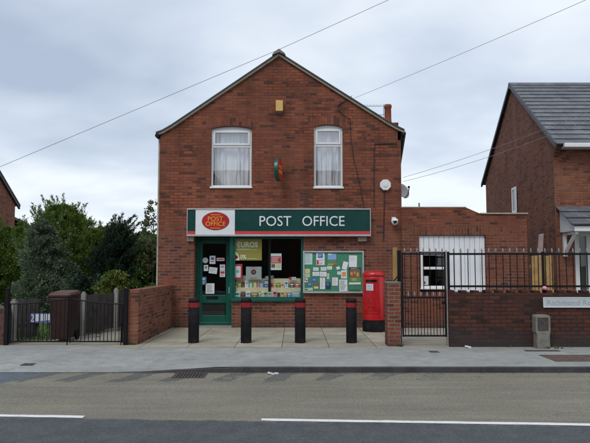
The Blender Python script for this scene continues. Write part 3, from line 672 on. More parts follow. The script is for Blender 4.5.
# satellite dish on the flared side wall
c = A(401.5, 191.5, YF + .5); t = thing('satellite_dish', (c[0], YF + .5, c[1] - .2), 'small grey satellite dish fixed to the side wall beside the octagonal alarm', 'satellite dish')
Md = Matrix.Translation((c[0] + .02, YF + .45, c[1])) @ Matrix.Rotation(R(35), 4, 'Z') @ Matrix.Rotation(R(70), 4, 'X')
obj('dish', MB().lathe([(.0, -.05), (.08, -.042), (.16, -.015), (.21, .02), (.205, .026), (.15, -.005), (.07, -.032), (.0, -.04)], (0, 0, 0), 28).xf(Md), GREYP, t, fix=True)
obj('feed_arm', MB().tube([Md @ Vector((0, -.2, .0)), Md @ Vector((0, -.16, .14)), Md @ Vector((0, -.02, .24))], .012, 6).tube([Md @ Vector((0, -.02, .22)), Md @ Vector((0, .03, .25))], .028, 8), BLACKM, t)
obj('wall_arm', MB().tube([Md @ Vector((0, 0, -.05)), (c[0] + .02, YF + .55, c[1] - .12), (c[0] - .12, YF + .6, c[1] - .12)], .016, 6), BLACKM, t)
# cables on the facade
def cab(pts, r=.008):
    return MB().tube([(A(p[0], p[1], YF)[0], YF - .01, A(p[0], p[1], YF)[1]) for p in pts], r, 5)
obj('cable', cab([(352, 96), (345, 101), (338, 106), (338, 110), (346, 117), (350, 119), (351, 140), (354, 160), (360, 185), (364, 207)], .009), CABLE, None, 'thin black cable looping from the verge down past the upstairs window to the sign', 'cable')
obj('cable', cab([(397, 143.5), (375, 143.8), (374.2, 150), (374, 207)], .011), CABLE, None, 'black cable running square across and down beside the octagonal alarm', 'cable')
obj('conduit', MB().tube([(A(384.3, 191, YF)[0], YF - .015, A(384.3, 191, YF)[1]), (A(383.6, 240, YF)[0], YF - .015, A(383.6, 240, YF)[1])], .012, 6), CABLE, None, 'straight dark conduit dropping from the octagonal alarm down the brickwork', 'conduit')

# ------------------------------------------------------------------ posters behind the glass, on the door and board
def poster(px, label, parts=(), base=PAPER, Y=YF, name='poster', cat='poster', group=None, tilt=0, th=.004):
    """px: corners in survey pixels; parts: (u0, u1, v0, v1, material) rectangles or ('text', u0, u1, v0, v1, material) in 0..1 from top left"""
    x0, x1, z0, z1 = rect(*px, Y); w, h = x1 - x0, z1 - z0
    mats = [base]; mb = MB().box(x0, x1, Y - th, Y, z0, z1)
    for ip, p in enumerate(parts):
        txt = None; lift = .0005 * ip
        if isinstance(p[0], str): txt, p = p[0], p[1:]
        u0, u1, v0, v1, m = p
        if m not in mats: mats.append(m)
        mi = mats.index(m)
        a, b, c_, d = x0 + u0 * w, x0 + u1 * w, z1 - v1 * h, z1 - v0 * h
        if txt == 'oval': mb.disc_y((a + b) / 2, (c_ + d) / 2, (b - a) / 2, (d - c_) / 2, Y - th - lift - .002, Y - th + .001, mi, 20)
        elif txt == 'quarter': mb.prism_y([(a, c_)] + [(a + (b - a) * math.sin(R(t)), c_ + (d - c_) * math.cos(R(t))) for t in range(0, 91, 10)], Y - th - lift - .001, Y - th + .001, mi)
        elif txt == 'lines':
            n = max(2, int((d - c_) / .022)); 
            for k in range(n): mb.box(a, a + (b - a) * random.uniform(.6, 1), Y - th - lift - .001, Y - th + .001, d - (d - c_) * (k + .55) / n, d - (d - c_) * (k + .2) / n, mi)
        elif txt: mb.text(txt, a, b, c_, d, Y - th - lift - .0005, .002, mi, 0, .025)
        else: mb.box(a, b, Y - th - lift - .0012, Y - th + .001, c_, d, mi)
    if tilt:
        ce = Vector(((x0 + x1) / 2, Y, (z0 + z1) / 2)); mb.xf(Matrix.Translation(ce) @ Matrix.Rotation(R(tilt), 4, 'Y') @ Matrix.Translation(-ce))
    return obj(name, mb, mats, None, label, cat, group)
YW = ys_ + .075
PW = flat(.85, .84, .72, 'pale_print')
poster((233.3, 238.6, 261.8, 260.4), 'gold poster reading EUROS in the top corner of the shop window', [('€UROS', .1, .86, .14, .40, PW), ('lines', .1, .86, .46, .54, PW), ('quarter', 0, .22, .56, 1, PW), ('oval', .02, .17, .76, .94, OVALRED), ('0%', .25, .46, .74, .94, PW), ('lines', .5, .95, .9, .95, PW)], PGOLD, YW)
poster((233.2, 264, 242.2, 279.5), 'white notice with thick red border in the shop window', [(.17, .83, .14, .86, PAPER), ('oval', .3, .7, .38, .58, GINK)], PRED, YW, 'notice', 'notice')
poster((246, 266.7, 261.5, 279.5), 'grey poster with dark and red round emblem above the display shelf', [('oval', .32, .66, .22, .62, PDARK), ('oval', .40, .58, .32, .50, PRED), ('lines', .3, .7, .03, .12, PRED), ('lines', .25, .75, .84, .95, PRED)], flat(.36, .38, .38, 'grey_print'), YW)
poster((270.5, 253.5, 281.5, 270), 'white poster with large red block hanging in the middle of the shop window', [(.05, .95, .16, .60, PRED), ('lines', .12, .88, .2, .56, PAPER), (.08, .42, .64, .86, PBROWN), (.52, .92, .64, .86, PYEL)], PAPER, YW)
poster((289, 277, 296, 279.8), 'small red and white ticket strip standing on the upper display shelf', [(0, .4, 0, 1, PRED), ('lines', .5, .95, .2, .8, INK)], PAPER, YW + .05, 'ticket', 'ticket')
# stepped display shelves in the window
x0, x1 = SW[0] + .1, SW[1] - .07
def zr(py): return A(270, py, YW)[1]
sh = thing('display_shelf', ((x0 + x1) / 2, YW + .2, SW[2]), 'tan stepped display shelving along the bottom of the shop window', 'shelf')
obj('riser', MB().box(x0, x1, YW + .125, YW + .14, zr(287.6), zr(279.3)), TAN, sh)
obj('riser', MB().box(x0, x1, YW + .03, YW + .045, zr(297.2), zr(288.6)), TAN, sh)
obj('shelf_board', MB().box(x0, x1, YW + .03, YW + .14, zr(288.6) , zr(287.6)), TAN, sh)
obj('shelf_board', MB().box(x0, x1, YW + .125, YW + .45, zr(279.3), zr(279.3) + .014), TAN, sh)
items = [  # px0, px1, top row y of the item, shelf (0 upper ledge, 1 lower ledge), material, label
 (242, 244.5, 281.5, 0, PBROWN, 'dark red book at the end of the upper window ledge nearest the door'),
 (244.9, 248.6, 281, 0, PAPER, 'white card with grey print next to the dark red book'),
 (253.2, 257, 283, 0, PYEL, 'round cream tin alone on the upper window ledge'),
 (259.5, 263.2, 283, 0, PSKY, 'pale blue box on the upper window ledge left of the blue and white book'),
 (263.8, 269, 280, 0, PBLUE, 'tall blue and white book in the middle of the upper window ledge'),
 (269.6, 272.2, 283, 0, PRED, 'red packet right beside the tall blue book'),
 (273.5, 276.2, 283.2, 0, PORANGE, 'orange packet on the upper window ledge'),
 (276.8, 280, 283, 0, PGREEN, 'green packet on the upper window ledge'),
 (280.8, 283.8, 283.5, 0, PYEL, 'yellow packet between the green packet and tall white bottle'),
 (284.6, 288, 281, 0, PAPER, 'tall white carton on the upper window ledge'),
 (289.6, 294, 283, 0, PDARK, 'dark box with red label on the upper window ledge'),
 (295, 299.4, 283, 0, PRED, 'large red box at the far end of the upper window ledge'),
 (233.8, 240, 292.3, 1, PCYAN, 'pale cyan carton at the door end of the lower window ledge'),
 (241, 245, 291.8, 1, PDARK, 'black box on the lower window ledge beside the cyan carton'),
 (246.2, 250, 292, 1, PAPER, 'white box with black spot on the lower window ledge'),
 (250.8, 258, 292.6, 1, PBROWN, 'wide dark brown tray on the lower window ledge'),
 (264, 267.5, 291.8, 1, PMINT, 'pale green packet on the lower window ledge'),
 (268, 271, 292, 1, PCYAN, 'cyan packet beside the pale green packet'),
 (272.8, 276.8, 291, 1, PPINK, 'pink packet on the lower window ledge'),
 (277.4, 280, 292.6, 1, PDARK, 'small black tub right of the pink packet'),
 (287, 291, 292.8, 1, PBLUE, 'blue packet on the lower window ledge near its far end'),
 (291.8, 299.8, 291.2, 1, PSKY, 'large pale blue carton at the far end of the lower window ledge')]
items += [(249.2, 252.6, 283.3, 0, PCYAN, 'small cyan packet left of the round cream tin'),
 (257.3, 259.2, 282, 0, PPINK, 'narrow pink leaflet right of the round cream tin'),
 (258.5, 261, 291.5, 1, PGOLD, 'gold leaflet right of the wide brown tray'),
 (261.3, 263.8, 292, 1, PAPER, 'white leaflet left of the pale green packet'),
 (280.5, 283.4, 291.6, 1, PYEL, 'yellow leaflet right of the small black tub'),
 (283.8, 286.7, 292.2, 1, PORANGE, 'orange leaflet left of the lower blue packet'),
 (234, 237, 282.5, 0, PMINT, 'mint green leaflet at the door end of the upper window ledge'),
 (237.6, 241.2, 283, 0, PGOLD, 'gold booklet beside the mint green leaflet on the upper window ledge')]
for a, b, ty, row, m, lab in items:
    ya, base = (YW + .055, zr(287.6)) if row == 0 else (YW - .012, zr(297.3))
    xa, xb = A(a, 285, ya)[0], A(b, 285, ya)[0]; zt = A(a, ty, ya)[1]
    mb = MB()
    if 'tin' in lab: mb.lathe([((xb - xa) / 2, 0), ((xb - xa) / 2, (zt - base)), ((xb - xa) / 2 * .9, zt - base + .01), (.001, zt - base + .01)], ((xa + xb) / 2, ya + .03, base), 14)
    else:
        mb.box(xa, xb, ya, ya + .04, base, zt)
        other = random.choice([PAPER, PYEL, PDARK, PRED]) if m is not PAPER else random.choice([GINK, PBLUE])
        mb.box(xa + (xb - xa) * .15, xb - (xb - xa) * .15, ya - .0015, ya, base + (zt - base) * .5, base + (zt - base) * .82, 1)
        mb.box(xa + (xb - xa) * .3, xb - (xb - xa) * .3, ya - .0015, ya, base + (zt - base) * .18, base + (zt - base) * .3, 1)
        mm = [m, other]
    obj(lab.split(' on ')[0].split(' left')[0].split(' at ')[0].split(' alone')[0].split(' next')[0].split(' right')[0].split(' beside')[0].split(' between')[0].split(' with')[0].split(' in ')[0].split()[-1], mb, [m] if 'tin' in lab else mm, None, lab, 'shop item', 'goods on the window ledges')
obj('shelf_lining', MB().box(x0, x1, YW - .015, YW + .03, SW[2] + .062, zr(297.3)), TAN, sh)
for i, (a, lab) in enumerate(((243, 'open magazine lying flat on the display shelf below the grey poster'), (265.5, 'open magazine lying flat on the display shelf below the red block poster'))):
    xa = A(a, 279, YW + .2)[0]
    mg = MB().obox((xa + .1, YW + .2, zr(279.3) + .045), .11, .09, .006, Matrix.Rotation(R(20), 3, 'X') @ Matrix.Rotation(R(6 - 12 * i), 3, 'Y'))
    obj('magazine', mg, PAPER if i == 0 else GINK, None, lab, 'magazine')
# door notices (stuck on the outside of the door glass)
YD = yd + .039
G_ = 'notices on the shop door'
def dpx(a, b, c_, d): return (185 + a / 4.67, 235 + c_ / 4.67, 185 + b / 4.67, 235 + d / 4.67)
rr = rect(*dpx(82, 108, 105, 132), YD); obj('notice', MB().disc_y((rr[0] + rr[1]) / 2, (rr[2] + rr[3]) / 2, (rr[1] - rr[0]) / 2, (rr[3] - rr[2]) / 2, YD - .003, YD), flat(.45, .55, .5, 'pale_green_paper'), None, 'round pale sticker on the shop door glass', 'sticker', G_)
poster(dpx(115, 142, 97, 135), 'white notice with blue and red print at the top of the shop door', [(.25, .75, .2, .5, PBLUE), (.2, .8, .65, .75, PRED)], PAPER, YD, 'notice', 'notice', G_)
poster(dpx(148, 184, 107, 121), 'wide white sticker with red band on the shop door glass', [(.08, .92, .3, .7, PRED)], PAPER, YD, 'sticker', 'sticker', G_)
poster(dpx(88, 108, 140, 168), 'small white sticker with green tick under the round door sticker', [(.25, .75, .2, .6, PGREEN)], PAPER, YD, 'sticker', 'sticker', G_)
poster(dpx(112, 150, 151, 180), 'tilted white notice in the middle of the shop door', [('lines', .1, .9, .15, .85, GINK)], PAPER, YD, 'notice', 'notice', G_, 7)
poster(dpx(163, 187, 138, 165), 'white and grey sticker above the red one on the shop door', [(.15, .85, .2, .55, GINK)], PAPER, YD, 'sticker', 'sticker', G_)
poster(dpx(163, 187, 166, 196), 'red and white sticker on the handle side of the shop door', [(.1, .9, .12, .5, PRED), ('lines', .1, .9, .6, .9, INK)], PAPER, YD, 'sticker', 'sticker', G_)
poster(dpx(75, 100, 195, 233), 'blue notice with white circle low on the shop door', [('oval', .2, .75, .1, .45, PCYAN), ('lines', .1, .9, .55, .9, PAPER)], flat(.05, .16, .32, 'mid_blue'), YD, 'notice', 'notice', G_)
poster(dpx(97, 137, 226, 274), 'white opening times sheet lowest on the shop door glass', [('lines', .12, .88, .1, .9, INK)], PAPER, YD, 'notice', 'notice', G_)
# noticeboard
bx0, bx1, bz0, bz1 = rect(303, 251, 364.2, 293.2, YF - .06); YB = YF - .045
nb = thing('noticeboard', ((bx0 + bx1) / 2, YF, bz0), 'green felt noticeboard in a grey metal frame on the brick wall', 'noticeboard')
obj('felt_panel', MB().box(bx0 + .02, bx1 - .02, YB, YF - .001, bz0 + .02, bz1 - .02), FELT, nb)
fm = MB(); frame_rect(fm, bx0, bx1, bz0, bz1, .038, YF - .075, YF - .002); obj('frame', fm, ALU, nb, bevel=.005)
G_ = 'papers pinned on the noticeboard'
def bpx(a, b, c_, d): return (300 + a / 8.06, 245 + c_ / 8.06, 300 + b / 8.06, 245 + d / 8.06)
def paper(q, lab, parts=(), base=PAPER, tilt=0, name='paper_notice'): poster(bpx(*q), lab, parts, base, YB - .002 - random.uniform(0, .004), name, 'paper', G_, tilt, .002)
paper((33, 100, 66, 158), 'pale cyan sheet in the top corner of the noticeboard nearest the shop window', [('lines', .1, .9, .1, .85, GINK)], PCYAN)
paper((131, 198, 66, 162), 'white leaflet with blue square and red corner on the noticeboard', [(.18, .8, .04, .40, PBLUE), ('lines', .25, .7, .12, .3, PAPER), (.05, .3, .58, .95, PRED), ('lines', .35, .92, .78, .95, PRED), ('lines', .3, .9, .5, .7, GINK)])
paper((223, 292, 70, 164), 'landscape poster with blue sky and green field on the noticeboard', [(0, 1, .12, .5, PSKY), (.05, .5, 0, .1, PAPER), (0, 1, .5, .62, flat(.12, .2, .3, 'far_hill_print')), (0, 1, .62, .85, PGREEN), (0, 1, .85, 1, flat(.3, .36, .06, 'lime_print')), ('oval', .68, 1, .86, 1, PRED)], PSKY)
paper((394, 459, 84, 178), 'large blank white sheet in the top corner of the noticeboard nearest the pillar box', [('lines', .12, .88, .1, .5, flat(.55, .56, .58, 'faint_ink'))], PAPER, 1.5)
paper((343, 383, 134, 198), 'crooked white sheet overlapping the large blank sheet on the noticeboard', [], PAPER, 14)
paper((293, 321, 174, 197), 'scrap of white paper below the landscape poster', [], PAPER, -20)
paper((40, 80, 192, 226), 'yellow card above the mint card on the noticeboard', [('lines', .1, .9, .2, .8, GINK)], PYEL)
paper((38, 80, 229, 262), 'mint green card below the yellow card on the noticeboard', [('lines', .1, .9, .2, .8, GINK)], PMINT)
paper((106, 150, 181, 208), 'first white card from the left in the upper row of three', [('lines', .1, .9, .2, .8, GINK)], PAPER, 1)
paper((167, 213, 178, 207), 'middle white card in the upper row of three', [('lines', .1, .9, .2, .8, GINK)], PAPER, -1)
paper((218, 258, 170, 198), 'last white card in the upper row of three under the landscape poster', [('lines', .1, .9, .2, .8, GINK)])
paper((101, 155, 217, 249), 'wide white card in the lower row above the blue card', [('lines', .1, .9, .2, .8, GINK)])
paper((159, 213, 216, 254), 'wide white card in the lower row above the tall red dot sheet', [('lines', .1, .9, .2, .8, GINK)], PAPER, 2)
paper((216, 236, 229, 275), 'narrow pale slip hanging at the end of the lower row of cards', [('lines', .1, .9, .1, .8, GINK)], flat(.5, .55, .5, 'pale_slip'))
paper((300, 329, 214, 239), 'small white ticket left of the orange picture', [('lines', .1, .9, .2, .8, GINK)])
paper((331, 378, 204, 270), 'white sheet with square orange picture on the noticeboard', [(.15, .85, .2, .75, PORANGE), ('lines', .1, .9, .82, .95, GINK)])
paper((395, 492, 183, 299), 'large dark poster with crowd picture and green base on the noticeboard', [(.06, .94, .12, .68, PBROWN), (.12, .3, .3, .5, PORANGE), (.4, .55, .25, .45, PGOLD), (.62, .82, .34, .6, PORANGE), (.25, .45, .5, .66, PRED), ('lines', .15, .85, .03, .1, PAPER), (0, 1, .68, 1, PGREEN), ('lines', .2, .8, .74, .92, PYEL)], PDARK, -1)
paper((395, 490, 301, 318), 'long white strip under the large dark poster', [], PAPER, -1)
paper((259, 305, 262, 328), 'plain white sheet in the middle of the lower noticeboard', [('lines', .12, .88, .1, .9, GINK)], PAPER, 1)
paper((161, 202, 263, 355), 'tall white sheet with a red dot at its top', [('oval', .35, .6, .04, .14, PRED), ('lines', .15, .85, .25, .9, GINK)])
paper((316, 382, 279, 372), 'white printed timetable sheet low on the noticeboard below the orange picture', [('lines', .1, .9, .08, .92, INK)], PAPER, -1)
paper((96, 133, 261, 292), 'blue card above the dark portrait leaflet', [(.2, .8, .5, .8, PSKY)], PBLUE)
paper((61, 93, 306, 333), 'small blue leaflet near the bottom corner of the noticeboard', [(.2, .8, .2, .6, PSKY)], PBLUE, 8)
paper((108, 152, 298, 358), 'dark grey portrait leaflet beside the tall red dot sheet', [('oval', .25, .75, .1, .5, PBROWN), (.1, .9, .6, .9, PYEL)], flat(.14, .13, .13, 'dark_grey_print'))
paper((206, 248, 300, 355), 'dark navy leaflet right of the tall red dot sheet', [('lines', .15, .85, .1, .5, PSKY)], flat(.02, .04, .10, 'navy_print'))
paper((34, 62, 268, 300), 'small photograph of brown and white under the mint card', [(.2, .6, .2, .6, PBROWN), (.5, .9, .4, .8, PRED)])
paper((36, 104, 346, 369), 'wide pale strip along the bottom corner of the noticeboard', [(.05, .4, .3, .7, INK)], PMINT, -4)
paper((398, 482, 360, 380), 'dark green strip below the long white strip', [], flat(.02, .13, .05, 'dark_green_print'))

# ================================================================== STREET FURNITURE ON THE FORECOURT
# bollards
G_ = 'black bollards along the forecourt edge'
yb = 11.78
bps = [(193.8, 'black bollard with red band standing before the green shop door'), (246.2, 'black bollard with red band in front of the door end of the shop window'),
       (300.2, 'black bollard with red band between the shop window and noticeboard'), (351.4, 'black bollard with red band just left of the pillar box')]
bx = A(bps[0][0], 320, yb)[0]
bt_ = thing('bollard', (bx, yb, 0.006), bps[0][1], 'bollard', G_)
obj('post', MB().lathe([(.108, 0), (.108, .70), (.1045, .705)], (bx, yb, .006), 28), BOLBLK, bt_)
obj('reflective_band', MB().lathe([(.1105, .706), (.1105, .80)], (bx, yb, .006), 28), BOLRED, bt_)
obj('cap', MB().lathe([(.1045, .80), (.109, .803), (.109, .852), (.098, .875), (.06, .888), (.0, .89)], (bx, yb, .006), 28), BOLBLK, bt_)
for p, lab in bps[1:]: dup(bt_, (A(p, 320, yb)[0], yb, 0.006), lab, G_)
# pillar box
pbx, pby = A(374, 300, 13.75)[0], 13.78
pb = thing('pillar_box', (pbx, pby, .006), 'red cylindrical pillar post box with black base against the shop wall', 'post box')
rad = .262
obj('base', MB().lathe([(rad * 1.03, 0), (rad * 1.03, .2), (rad * .985, .23), (rad * .985, .27)], (pbx, pby, .006), 40), BOLBLK, pb)
obj('body', MB().lathe([(rad, .271), (rad, 1.265), (rad * .99, 1.27)], (pbx, pby, .006), 48), PBRED, pb)
obj('cap', MB().lathe([(rad * .99, 1.271), (rad * 1.02, 1.28), (rad * 1.02, 1.33), (rad * .93, 1.375), (rad * .7, 1.402), (rad * .3, 1.412), (0, 1.414)], (pbx, pby, .006), 48), PBRED, pb)
ang0 = R(-112)   # the door side is turned a little to the left
def on_pb(aw, z0, z1, th, mi=0, mb=None, r0=rad, n=10, a0=ang0):
    mb = mb or MB()
    ring = []
    for k in range(n + 1):
        a = a0 - aw / 2 + aw * k / n; ring.append((math.cos(a), math.sin(a)))
    a_ = [(pbx + c0 * (r0 + th), pby + s0 * (r0 + th), .006 + z0) for c0, s0 in ring] + [(pbx + c0 * (r0 - .004), pby + s0 * (r0 - .004), .006 + z0) for c0, s0 in reversed(ring)]
    b_ = [(x, y, z + z1 - z0) for x, y, z in a_]
    mb.loft(a_, b_, mi); return mb
dmb = on_pb(R(86), .42, 1.245, .010)
pdoor = obj('door', dmb, PBRED, pb, bevel=.004)
obj('slot', on_pb(R(56), 1.155, 1.205, .016, a0=ang0 + R(2)), LENS, pb)
npz = MB(); on_pb(R(36), .955, 1.11, .017, 0, npz, a0=ang0 - R(6)); 
for k in range(4): on_pb(R(25), .975 + k * .032, .986 + k * .032, .019, 1, npz, a0=ang0 - R(6))
obj('notice_plate', npz, [flat(.55, .66, .68, 'plate_white'), GINK], pb)
em = MB(); em.text('E', -.085, -.02, .66, .78, 0, .006); em.text('R', .03, .10, .66, .78, 0, .006); em.text('II', -.012, .022, .66, .72, 0, .006)
em.text('POST OFFICE', -.085, .1, .55, .585, 0, .006)
em.xf(Matrix.Translation((pbx, pby, .006)) @ Matrix.Rotation(ang0 + R(90), 4, 'Z') @ Matrix.Translation((0, -rad - .007, 0)))
obj('royal_cipher', em, PBRED, pb)
obj('door_ledge', on_pb(R(60), .50, .515, .02), PBRED, pb)

# ================================================================== EXTENSION
YE = 14.42
exl, exr = XR - 0.02, A(527.5, 250, YE)[0]
z_hi = A(430, 207.5, YE)[1]; z_lo = A(510, 214, YE)[1]; xs0 = A(466, 207, YE)[0]; xs1 = A(481, 213, YE)[0]
ex = thing('brick_extension', ((exl + exr) / 2, YE, 0), 'single storey flat roofed brick outbuilding with white boarded opening beside the shop', 'outbuilding')
bd = MB().prism_y([(exl, -.1), (exr, -.1), (exr, z_lo), (xs1, z_lo), (xs0, z_hi), (exl, z_hi)], YE, YE + 4.5)
OP = rect(419, 235.3, 487, 292, YE); WB = rect(420.8, 253.0, 447.6, 288.2, YE)
ew = obj('wall', boolean(bd, [MB().box(OP[0], OP[1], YE - .2, YE + .16, OP[2], OP[3]), MB().box(WB[0] + .01, WB[1] - .01, YE, YE + 1.6, WB[2] + .01, WB[3] - .01)]), B_OLD, ex)
xl2 = A(487, 230, YE)[0]
def quad_y(x0, x1, z0, z1, y): return MB().box(x0, x1, y, y + .02, z0, z1)
obj('soldier_course', MB().box(OP[0] - .25, OP[1] + .6, YE - .004, YE + .02, OP[3] + .003, OP[3] + .222), B_OLD, ex, swap=True)
cp = MB().box(xs1, exr + .03, YE - .03, YE + .3, z_lo, z_lo + .03).box(exl, xs0, YE - .006, YE + .25, z_hi, z_hi + .02)
obj('coping', cp, CREAM, ex)
obj('roof', MB().box(exl + .03, exr - .03, YE + .3, YE + 4.45, z_lo - .1, z_lo + .001), SLATE, ex)
# white boards filling the opening
zb = WB[3] + .03; n = 13
for k in range(n):
    a = OP[0] + .004 + (OP[1] - OP[0] - .008) * k / n; b = OP[0] + .004 + (OP[1] - OP[0] - .008) * (k + 1) / n - .008
    z0_ = zb if a < WB[1] - .02 else OP[2]
    obj('board', MB().box(a, b, YE + .05 + random.uniform(0, .006), YE + .085, z0_ + .003, OP[3] - .005), WHITE_OLD, ex, bevel=.004)
obj('backing_board', MB().box(OP[0] + .003, WB[1] + .03, YE + .09, YE + .158, zb, OP[3] - .003).box(WB[1] + .03, OP[1] - .003, YE + .09, YE + .158, OP[2] + .003, OP[3] - .003), mk('board_gap', (.25, .26, .28), .7, .1), ex)
wm = MB(); zmid = A(430, 268.3, YE)[1]
frame_rect(wm, WB[0], WB[1], WB[2], WB[3], .055, YE + .03, YE + .12); wm.box(WB[0] + .055, WB[1] - .055, YE + .03, YE + .12, zmid - .03, zmid + .035)
fr = obj('window', wm, WHITE, ex, bevel=.006)
obj('pane', MB().box(WB[0] + .055, WB[1] - .055, YE + .07, YE + .078, WB[2] + .055, zmid - .03), GLASS, fr)
obj('pane', MB().box(WB[0] + .055, WB[1] - .055, YE + .07, YE + .078, zmid + .035, WB[3] - .055), GLASS, fr)
obj('sill', MB().box(WB[0] - .02, WB[1] + .03, YE - .02, YE + .029, WB[2] - .03, WB[2] + .012), WHITE, fr, bevel=.005)
obj('interior', lining(WB[0] + .012, WB[1] - .012, YE + .17, YE + 1.58, WB[2] + .012, WB[3] - .012), DARKROOM, ex)
r = rect(423, 276, 428.5, 285, YE + .09); obj('notice', MB().box(r[0], r[1], YE + .088, YE + .09, r[2], r[3]).box(r[0] + .02, r[0] + .06, YE + .086, YE + .088, r[2] + .02, r[2] + .09, 1), [PAPER, PRED], None, 'pale paper notice in the outbuilding window behind the gate', 'notice')
obj('vent_pipe', MB().tube([(A(419.2, 207, YE + 1)[0], YE + 1, z_lo - .05), (A(419.2, 207, YE + 1)[0], YE + 1, A(419.2, 203, YE + 1)[1])], .022, 8), GREYP, ex)

# ================================================================== RIGHT BOUNDARY: wall, railing, gate, pier
YWL = 11.2
wx0 = A(449.3, 320, YWL)[0]; wx1 = 9.2; wz = A(500, 293.2, YWL)[1]
bw = thing('boundary_wall', ((wx0 + wx1) / 2, YWL + .1, 0), 'long dark red brick boundary wall with notched top carrying black railings', 'brick wall')
obj('wall', MB().box(wx0, wx1, YWL, YWL + .22, -.05, wz), B_WALL, bw)
cm = MB(); x = wx0
while x < wx1 - .1:
    cm.box(x, x + .112, YWL - .004 + random.uniform(-.004, .004), YWL + .224, wz + .001, wz + .052 + random.uniform(-.006, .006)); x += .235
obj('coping', cm, B_WALL, bw, bevel=.006)
def finial(mb, x, y, z, s=1.0):
    mb.lathe([(.009 * s, 0), (.02 * s, .012 * s), (.012 * s, .025 * s), (.024 * s, .05 * s), (.017 * s, .075 * s), (.004 * s, .115 * s), (0, .12 * s)], (x, y, z), 8)
YR = YWL + .11
rz0, rz1 = A(520, 286.3, YR)[1], A(520, 254.0, YR)[1]
rl = thing('railing', ((wx0 + wx1) / 2, YR, wz), 'black metal railing with spear finials along the top of the brick wall', 'railing')
obj('rail', MB().box(wx0 + .02, wx1, YR - .006, YR + .006, rz0 - .02, rz0 + .02), BLACKM, rl)
obj('rail', MB().box(wx0 + .02, wx1, YR - .006, YR + .006, rz1 - .02, rz1 + .02), BLACKM, rl)
x = wx0 + .14; i = 0
while x < wx1:
    # a bar with its spearhead is one piece of ironwork
    b = MB().tube([(x, YR, rz0 - .06), (x, YR, rz1 + .03)], .009, 6, 0)
    k = len(b.f); finial(b, x, YR, rz1 + .025, .8)
    for q in range(k, len(b.f)): b.m[q] = 1
    obj('bar', b, [BLACKM, FINIAL], rl); x += .1365; i += 1
x = wx0 + .03
while x < wx1:
    obj('post', MB().box(x - .02, x + .02, YR - .02, YR + .02, wz + .002, rz1 + .045), BLACKM, rl); x += 1.84
# nameplate and its timber backing
ny = YWL - .03
r = rect(543.5, 297.6, 603, 307.2, ny)
np_ = thing('street_nameplate', ((r[0] + r[1]) / 2, ny, r[2]), 'worn white street nameplate reading Richmond Road fixed to the brick wall', 'street sign')
obj('plate', MB().box(r[0], r[1], ny, YWL - .002, r[2], r[3]), mk('worn_plate', (.45, .50, .51), .6, .12, 6, .1, dirt=.25), np_, bevel=.004)
frm2 = MB(); frame_rect(frm2, r[0] - .006, r[1] + .006, r[2] - .006, r[3] + .006, .014, ny - .006, ny - .0005); obj('border', frm2, WHITE_OLD, np_)
tx = MB().text('Richmond Road', r[0] + .07, r[1] - .07, r[2] + .045, r[3] - .045, ny - .0005, .003); obj('lettering', tx, mk('faded_letters', (.33, .37, .38), .6, .15, 9, 0), np_)
# stone marker post
mx0, mx1, mz0, mz1 = rect(534.8, 315, 550.6, 346, 11.02)
mc = (mx0 + mx1) / 2; mh = mz1; hw = (mx1 - mx0) / 2
def mp_poly(s=1):
    p = [(-hw * .86, 0), (-hw * .86, mh * .42), (-hw * .98, mh * .48), (-hw, mh * .93), (-hw * .9, mh * .985), (-hw * .7, mh)]
    return [(mc + a, b) for a, b in p] + [(mc - a, b) for a, b in reversed(p)]
mk_ = thing('marker_post', (mc, 11.06, 0), 'stubby weathered concrete marker post with dark inset plate against the wall', 'marker post')
obj('post', boolean(MB().prism_y(mp_poly(), 10.99, 11.17), [MB().box(mc - hw * .72, mc + hw * .72, 10.9, 11.003, mh * .52, mh * .92)]), STONEG, mk_, bevel=.012)
obj('plate', MB().box(mc - hw * .7, mc + hw * .7, 10.998, 11.01, mh * .525, mh * .915), IRON, mk_)
# pink ball on top of wall
c = A(544.6, 290.8, YWL + .05); obj('pink_flower', MB().lathe([(.0, -.04), (.026, -.033), (.045, -.005), (.04, .022), (.02, .038), (0, .04)], (c[0], YWL + .05, wz + .052 + .04), 14), PPINK, None, 'small round pink flower head lying on the wall coping above the nameplate', 'flower')
# gate
gx0, gx1 = A(403.2, 320, YWL)[0], A(447.8, 320, YWL)[0]; gy = YWL + .1
def gz(py): return A(425, py, gy)[1]
gt = thing('garden_gate', ((gx0 + gx1) / 2, gy, .05), 'tall black iron side gate with spear finials between brick pier and wall', 'gate')
zt, zm, zb_ = gz(254), gz(297.5), gz(335.8)
fm = MB().box(gx0, gx0 + .028, gy - .014, gy + .014, zb_ - .02, zt + .03).box(gx1 - .028, gx1, gy - .014, gy + .014, zb_ - .02, zt + .03)
for z in (zt, zm, zb_): fm.box(gx0 + .028, gx1 - .028, gy - .012, gy + .012, z - .016, z + .016)
obj('frame', fm, BLACKM, gt)
n = 7
for k in range(n):
    x = gx0 + (gx1 - gx0) * (k + .5) / n
    b = MB().tube([(x, gy, zb_ + .016), (x, gy, zt + .05)], .008, 6); kf = len(b.f); finial(b, x, gy, zt + .03, .8)
    for q in range(kf, len(b.f)): b.m[q] = 1
    obj('bar', b, [BLACKM, FINIAL], gt)
for k in range(n - 1):
    x = gx0 + (gx1 - gx0) * (k + 1) / n
    b = MB().tube([(x, gy, zb_ + .016), (x, gy, zm + .04)], .007, 6); kf = len(b.f); finial(b, x, gy, zm + .02, .8)
    for q in range(kf, len(b.f)): b.m[q] = 1
    obj('dog_bar', b, [BLACKM, FINIAL], gt)
obj('latch', MB().box(gx1 - .09, gx1 - .0285, gy - .02, gy - .0125, zm - .13, zm - .07), BLACKM, gt)
